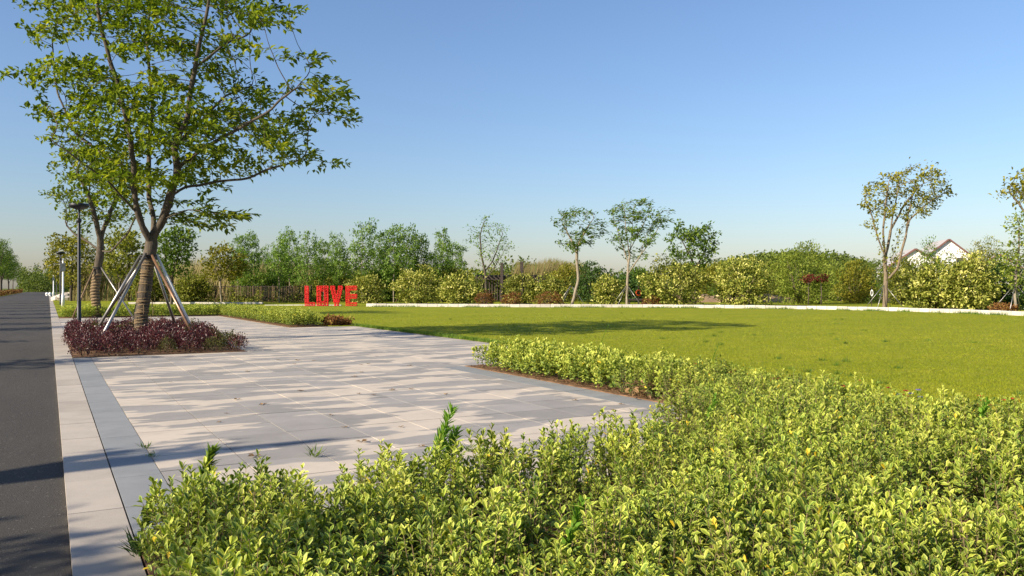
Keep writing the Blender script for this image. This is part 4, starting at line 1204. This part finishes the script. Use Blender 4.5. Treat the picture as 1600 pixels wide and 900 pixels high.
sheet('pond', [P(1100,69), P(1160,69), P(1240,84), P(1080,84)], -.02, M['water'])
def bank(u0, u1, z, h0, name='clay_bank'):
    a, b = np.array(P(u0, z)), np.array(P(u1, z)); d = unit(b-a); nrm = np.array([-d[1], d[0]]); n = 24; V = []
    for i in range(n+1):
        p_ = a + (b-a)*i/n; h_ = h0*(1+.25*math.sin(i*1.3)+.15*math.sin(i*2.9))
        V += [(*p_, -.05), (*(p_+nrm*1.0), h_*.8), (*(p_+nrm*2.2), h_), (*(p_+nrm*6), h_*.9), (*(p_+nrm*8), -.05)]
    i, j = np.meshgrid(np.arange(n), np.arange(4), indexing='ij')
    return struct(put(name, mesh(name, V, np.stack([i*5+j, (i+1)*5+j, (i+1)*5+j+1, i*5+j+1], -1).reshape(-1,4), M['drybank'], None, True)))
bank(1060, 1240, 84, .7)
bank(1230, 1400, 92, .45)

# white houses
def gable(parent, cx, cy, w, d, he, hr, wins):
    put('wall', Geo().add([(cx-w/2,cy,0),(cx+w/2,cy,0),(cx+w/2,cy,he),(cx,cy,hr),(cx-w/2,cy,he),(cx-w/2,cy+d,0),(cx+w/2,cy+d,0),(cx+w/2,cy+d,he),(cx,cy+d,hr),(cx-w/2,cy+d,he)],
        [(0,1,2),(0,2,4),(2,3,4),(5,7,6),(5,9,7),(7,9,8)], [(0,4,9,5),(1,6,7,2)]).mesh('wall', M['wall']), parent)
    for s in (-1, 1):
        e = np.array([s*w/2*1.08, he-(hr-he)*.08]); a = np.array([0.0, hr])
        n_ = unit(np.array([(hr-he)*s, w/2])); th = .22
        q = [a+n_*.03, e+n_*.03, e+n_*th, a+n_*th]
        V = [(cx+v[0], cy-.5, v[1]) for v in q] + [(cx+v[0], cy+d+.5, v[1]) for v in q]
        r_ = put('roof', Geo().add(V, None, [(0,1,2,3),(4,7,6,5),(0,4,5,1),(1,5,6,2),(2,6,7,3)]).mesh('roof', M['rooftile']), parent)
        q2 = [a+n_*-.04, e+n_*-.04, e+n_*th*1.1, a+n_*th*1.1]
        V = [(cx+v[0], cy-.62, v[1]) for v in q2] + [(cx+v[0], cy-.51, v[1]) for v in q2]
        put('barge_board', Geo().add(V, None, [(0,1,2,3),(4,7,6,5),(0,4,5,1),(1,5,6,2),(2,6,7,3)]).mesh('barge_board', M['trim']), r_)
    for wx, wz, ww, wh in wins:
        f = put('window', Geo().box(cx+wx-ww/2-.08, cx+wx+ww/2+.08, cy-.06, cy-.004, wz-.08, wz+wh+.08).mesh('window', M['trim']), parent)
        put('pane', Geo().box(cx+wx-ww/2, cx+wx+ww/2, cy-.09, cy-.064, wz, wz+wh).mesh('pane', M['pane']), f)
zh = 165.0
hx_, hy_ = P(1482, zh)
ho = thing('white_house', 'white gabled house with red roof trim, tallest gable above the trees', 'house', (hx_, hy_, 0), -YAW - .25)
gable(ho, 0, 0, 13.5, 14, 5.6, 11.2, [(-2.2,6.0,1.3,1.5),(2.2,6.0,1.3,1.5),(-3.5,2.2,1.4,1.6),(0,2.2,1.4,1.6),(3.5,2.2,1.4,1.6)])
hx_, hy_ = P(1430, zh-12)
ho = thing('white_house', 'lower white gabled house left of the tallest gable', 'house', (hx_, hy_, 0), -YAW - .25)
gable(ho, 0, 0, 9.5, 12, 5.4, 8.7, [(-1.6,4.6,1.2,1.4),(1.6,4.6,1.2,1.4),(0,1.8,1.4,1.6)])
hx_, hy_ = P(1560, zh+10)
ho = thing('white_house', 'white house end showing beside the slender feathery tree', 'house', (hx_, hy_, 0), -YAW - .25)
gable(ho, 0, 0, 9, 12, 5.6, 8.6, [(0,5.2,1.2,1.4)])

# ------------------------------------------------------------------ small things
def flower(x, y, mat, seed, lab):
    r = np.random.default_rng(seed); o = thing('flower', lab, 'flower', (x, y, -.03), 0, 'red flowers behind the shrubs')
    n = 26; a = r.uniform(0, 6.28, n)
    V, F, t = leaf_quads(np.stack([r.normal(0,.07,n), r.normal(0,.07,n), r.uniform(.05,.35,n)], 1), np.stack([np.cos(a), np.sin(a), r.uniform(0,.8,n)], 1), np.tile([0,0,1.], (n,1)) + r.normal(size=(n,3))*.2, np.full(n,.06), np.full(n,.03), r.random(n))
    put('leaves', mesh('leaves', V, F, M['weed'], {'t': t}), o)
    g = Geo(); pp, pd = [], []
    for k in range(4):
        c = np.array([r.normal(0,.08), r.normal(0,.08), r.uniform(.36,.46)]); g.tube([(c[0]*.3,c[1]*.3,0), c], .003, 3, False)
        for q in range(6):
            b = q*1.05 + r.normal(0,.2); pp.append(c); pd.append((math.cos(b), math.sin(b), .25))
    pp, pd = np.array(pp), np.array(pd); m_ = len(pp)
    V, F, t = leaf_quads(pp, pd, np.tile([0,-.4,.9], (m_,1)), np.full(m_,.032), np.full(m_,.03), r.random(m_))
    put('petals', mesh('petals', V, F, mat, {'t': t}), o)['kind'] = 'stuff'; put('stems', g.mesh('stems', M['weed'], {'t': np.full(g.n,.4)}), o)
for k, (u, z) in enumerate([(965,12.2),(1030,11.3),(1078,10.6),(1130,9.9),(1232,9.0),(1310,8.4),(1345,8.2),(1440,7.7),(1482,7.5)]):
    x, y = P(u, z); x = max(x, 8.02)
    flower(x, y, M['petalb'] if u == 1345 else M['petal'], 700+k, 'violet flower peeping out behind the shrubs' if u == 1345 else 'small red flower peeping out between the shrubs and the lawn')

def weed(u, z, h, seed, lab, mode='spike', mat='weed'):
    r = np.random.default_rng(seed); x, y = P(u, z); o = thing('weed', lab, 'weed', (x, y, .01))
    lean = np.array([.22*h, -.08*h, h]); mp = np.array([.04*h, -.01*h, .55*h])
    put('stem', Geo().tube([(0,0,0), mp, lean], [.006,.005,.002], 5).mesh('stem', M['weed'], {'t': np.full(15+0,.4)} if False else None), o)
    n = {'spike': 190, 'broad': 60, 'seed': 16}[mode]
    f = r.uniform(.25, 1, n)**.7; c = ((1-f)**2)[:,None]*0 + (2*f*(1-f))[:,None]*mp + (f**2)[:,None]*lean
    a = r.uniform(0, 6.28, n)
    d = np.stack([np.cos(a)*.6 + .35, np.sin(a)*.6 - .1, r.uniform(.3,1.0,n)], 1)
    L = {'spike': .10, 'broad': .07, 'seed': .05}[mode]*r.uniform(.6,1.3,n)*(1.2-.5*f)
    W = L*{'spike': .22, 'broad': .5, 'seed': .2}[mode]
    V, F, t = leaf_quads(c, d, np.tile([0,0,1.],(n,1)) + r.normal(size=(n,3))*.3, L, W, np.clip(r.normal(.6,.2,n),0,1))
    put('leaves', mesh('leaves', V, F, M[mat], {'t': t}), o)
weed(668, 5.35, .68, 801, 'tall leafy spike of a weed leaning over the paving', 'spike', 'paleweed')
weed(683, 5.4, .54, 802, 'shorter weed shoot beside the tall leaning spike', 'spike', 'paleweed')
weed(218, 4.55, .34, 803, 'dark broad-leaved weed at the kerb corner of the bed', 'broad', 'darkleaf')
weed(300, 4.95, .50, 804, 'narrow-leaved weed among the shrubs near the kerb', 'spike', 'fresh')
weed(870, 3.7, .52, 805, 'bright green weed in the middle of the bed', 'broad')
weed(1098, 7.3, .52, 807, 'bright green weed near the corner of the paving', 'broad')
weed(930, 12.6, .95, 808, 'tall thin grass stalk above the strip of shrubs', 'seed')
weed(1103, 10.6, .78, 809, 'thin seeding grass stalk right of the tallest one', 'seed')
weed(1520, 6.7, .56, 810, 'bright green weed at the lawn side of the bed', 'broad')

def tuft_at(x, y, h, n, seed, lab, mat='fresh'):
    r = np.random.default_rng(seed); a = r.uniform(0,6.28,n)
    d = np.stack([np.cos(a)*.8, np.sin(a)*.8, r.uniform(.3,1.2,n)], 1)
    V, F, t = leaf_quads(np.stack([r.normal(0,.02,n), r.normal(0,.03,n), np.zeros(n)],1), d, np.tile([0,0,1.],(n,1)), h*r.uniform(.5,1.2,n), np.full(n,h*.09), r.random(n))
    tag(put('grass_tuft', mesh('grass_tuft', V, F, M[mat], {'t': t}), None, (x, y, 0)), lab, 'weed', 'tufts in the paving joints')
tuft_at(BX1, 8.35, .09, 26, 1, 'small weed in the joint beside the grey band')
tuft_at(BX1, 7.9, .08, 20, 2, 'smaller weed in the joint nearer the shrubs')
tuft_at(KX1, 5.05, .16, 60, 3, 'dark grass tuft where the shrubs meet the kerb', 'darkleaf')
tuft_at(2.05, 7.2, .13, 26, 4, 'wispy weed standing on the paving by the long shadow')
tuft_at(3.35, 6.75, .12, 22, 5, 'thin weed on the paving left of the tall leaning spike')
r = np.random.default_rng(77)
V, F, t = leaf_quads(np.zeros((3,3)), np.array([[1,.1,.15],[-.6,.8,.1],[.2,-.9,.2]]), np.tile([0,0,1.],(3,1)), np.array([.07,.05,.06]), np.array([.035,.03,.03]), r.random(3))
litter = mesh('fallen_leaf', V, F, M['drytwig'], {'t': t})
for k in range(36):
    x, y = rng.uniform(1.2, 6.7), rng.uniform(6.4, 18.5)
    tag(put('fallen_leaf', litter, None, (x, y, .006), rng.uniform(0,6.28), rng.uniform(.6,1.3)), 'small dry fallen leaf lying on the pale paving', 'leaf', 'dry leaves scattered on the paving')
pts = np.stack([rng.uniform(6.92,7.25,420), rng.uniform(5.5,14,420), np.full(420,.03)], 1)
k = len(pts); a = rng.uniform(0,6.28,k)
V, F, t = leaf_quads(pts, np.stack([np.cos(a),np.sin(a),rng.uniform(-.05,.3,k)],1), np.tile([0,0,1.],(k,1)), rng.uniform(.03,.07,k), rng.uniform(.02,.04,k), rng.random(k))
stuff(put('leaf_litter', mesh('leaf_litter', V, F, M['drytwig'], {'t': t})), 'dry leaf litter along the paving edge of the strip', 'leaf litter')
x, y = P(968, 10.9); n = 60; a = rng.uniform(0,6.28,n)
V, F, t = leaf_quads(np.stack([rng.normal(0,.13,n), rng.normal(0,.13,n), rng.uniform(.0,.22,n)],1), np.stack([np.cos(a),np.sin(a),rng.uniform(0,.8,n)],1), rng.normal(size=(n,3))*.6+np.array([0,0,.6]), np.full(n,.09), np.full(n,.05), np.clip(rng.normal(.6,.2,n),0,1))
stuff(put('dry_leaf_heap', mesh('dry_leaf_heap', V, F, M['drytwig'], {'t': t}), None, (7.05, y, .01)), 'heap of pale dry leaves at the foot of the shrub strip', 'leaf heap')
pts = np.stack([rng.uniform(9.5,10.45,260), rng.uniform(31.2,32.6,260), rng.uniform(.05,.30,260)],1)
mass('dry_plants', 'low russet dry plants at the end of the hedge', 'plants', pts, M['russet'], .11, 5, .05, 15)
sheet('dry_bed', [(9.51,31.22),(10.5,31.05),(10.5,32.7),(9.51,32.7)], .045, M['soil'])

lw = []
for k in range(70):
    u, z = rng.uniform(700, 1640), 1/rng.uniform(1/55., 1/9.)
    x, y = P(u, z)
    if x > 11: lw.append((x, y, .034))
tufts('lawn_weeds', 'small dark weeds scattered through the lawn', lw, 26, .085, .05, M['fresh'], 31, 1.4)

pts = []
for k in range(420):
    u = rng.uniform(225, 600); z = rng.uniform(83.5, 85.6)
    if math.sin(u*.07) + math.sin(u*.19+1) < -.5: continue
    x, y = P(u, z); pts.append((x, y, rng.uniform(.1, 1.5)*(.6+.4*math.sin(u*.11))))
mass('undergrowth', 'low green undergrowth along the foot of the bamboo fence', 'undergrowth', np.array(pts), M['olive'], .22, 7, .2, 41)
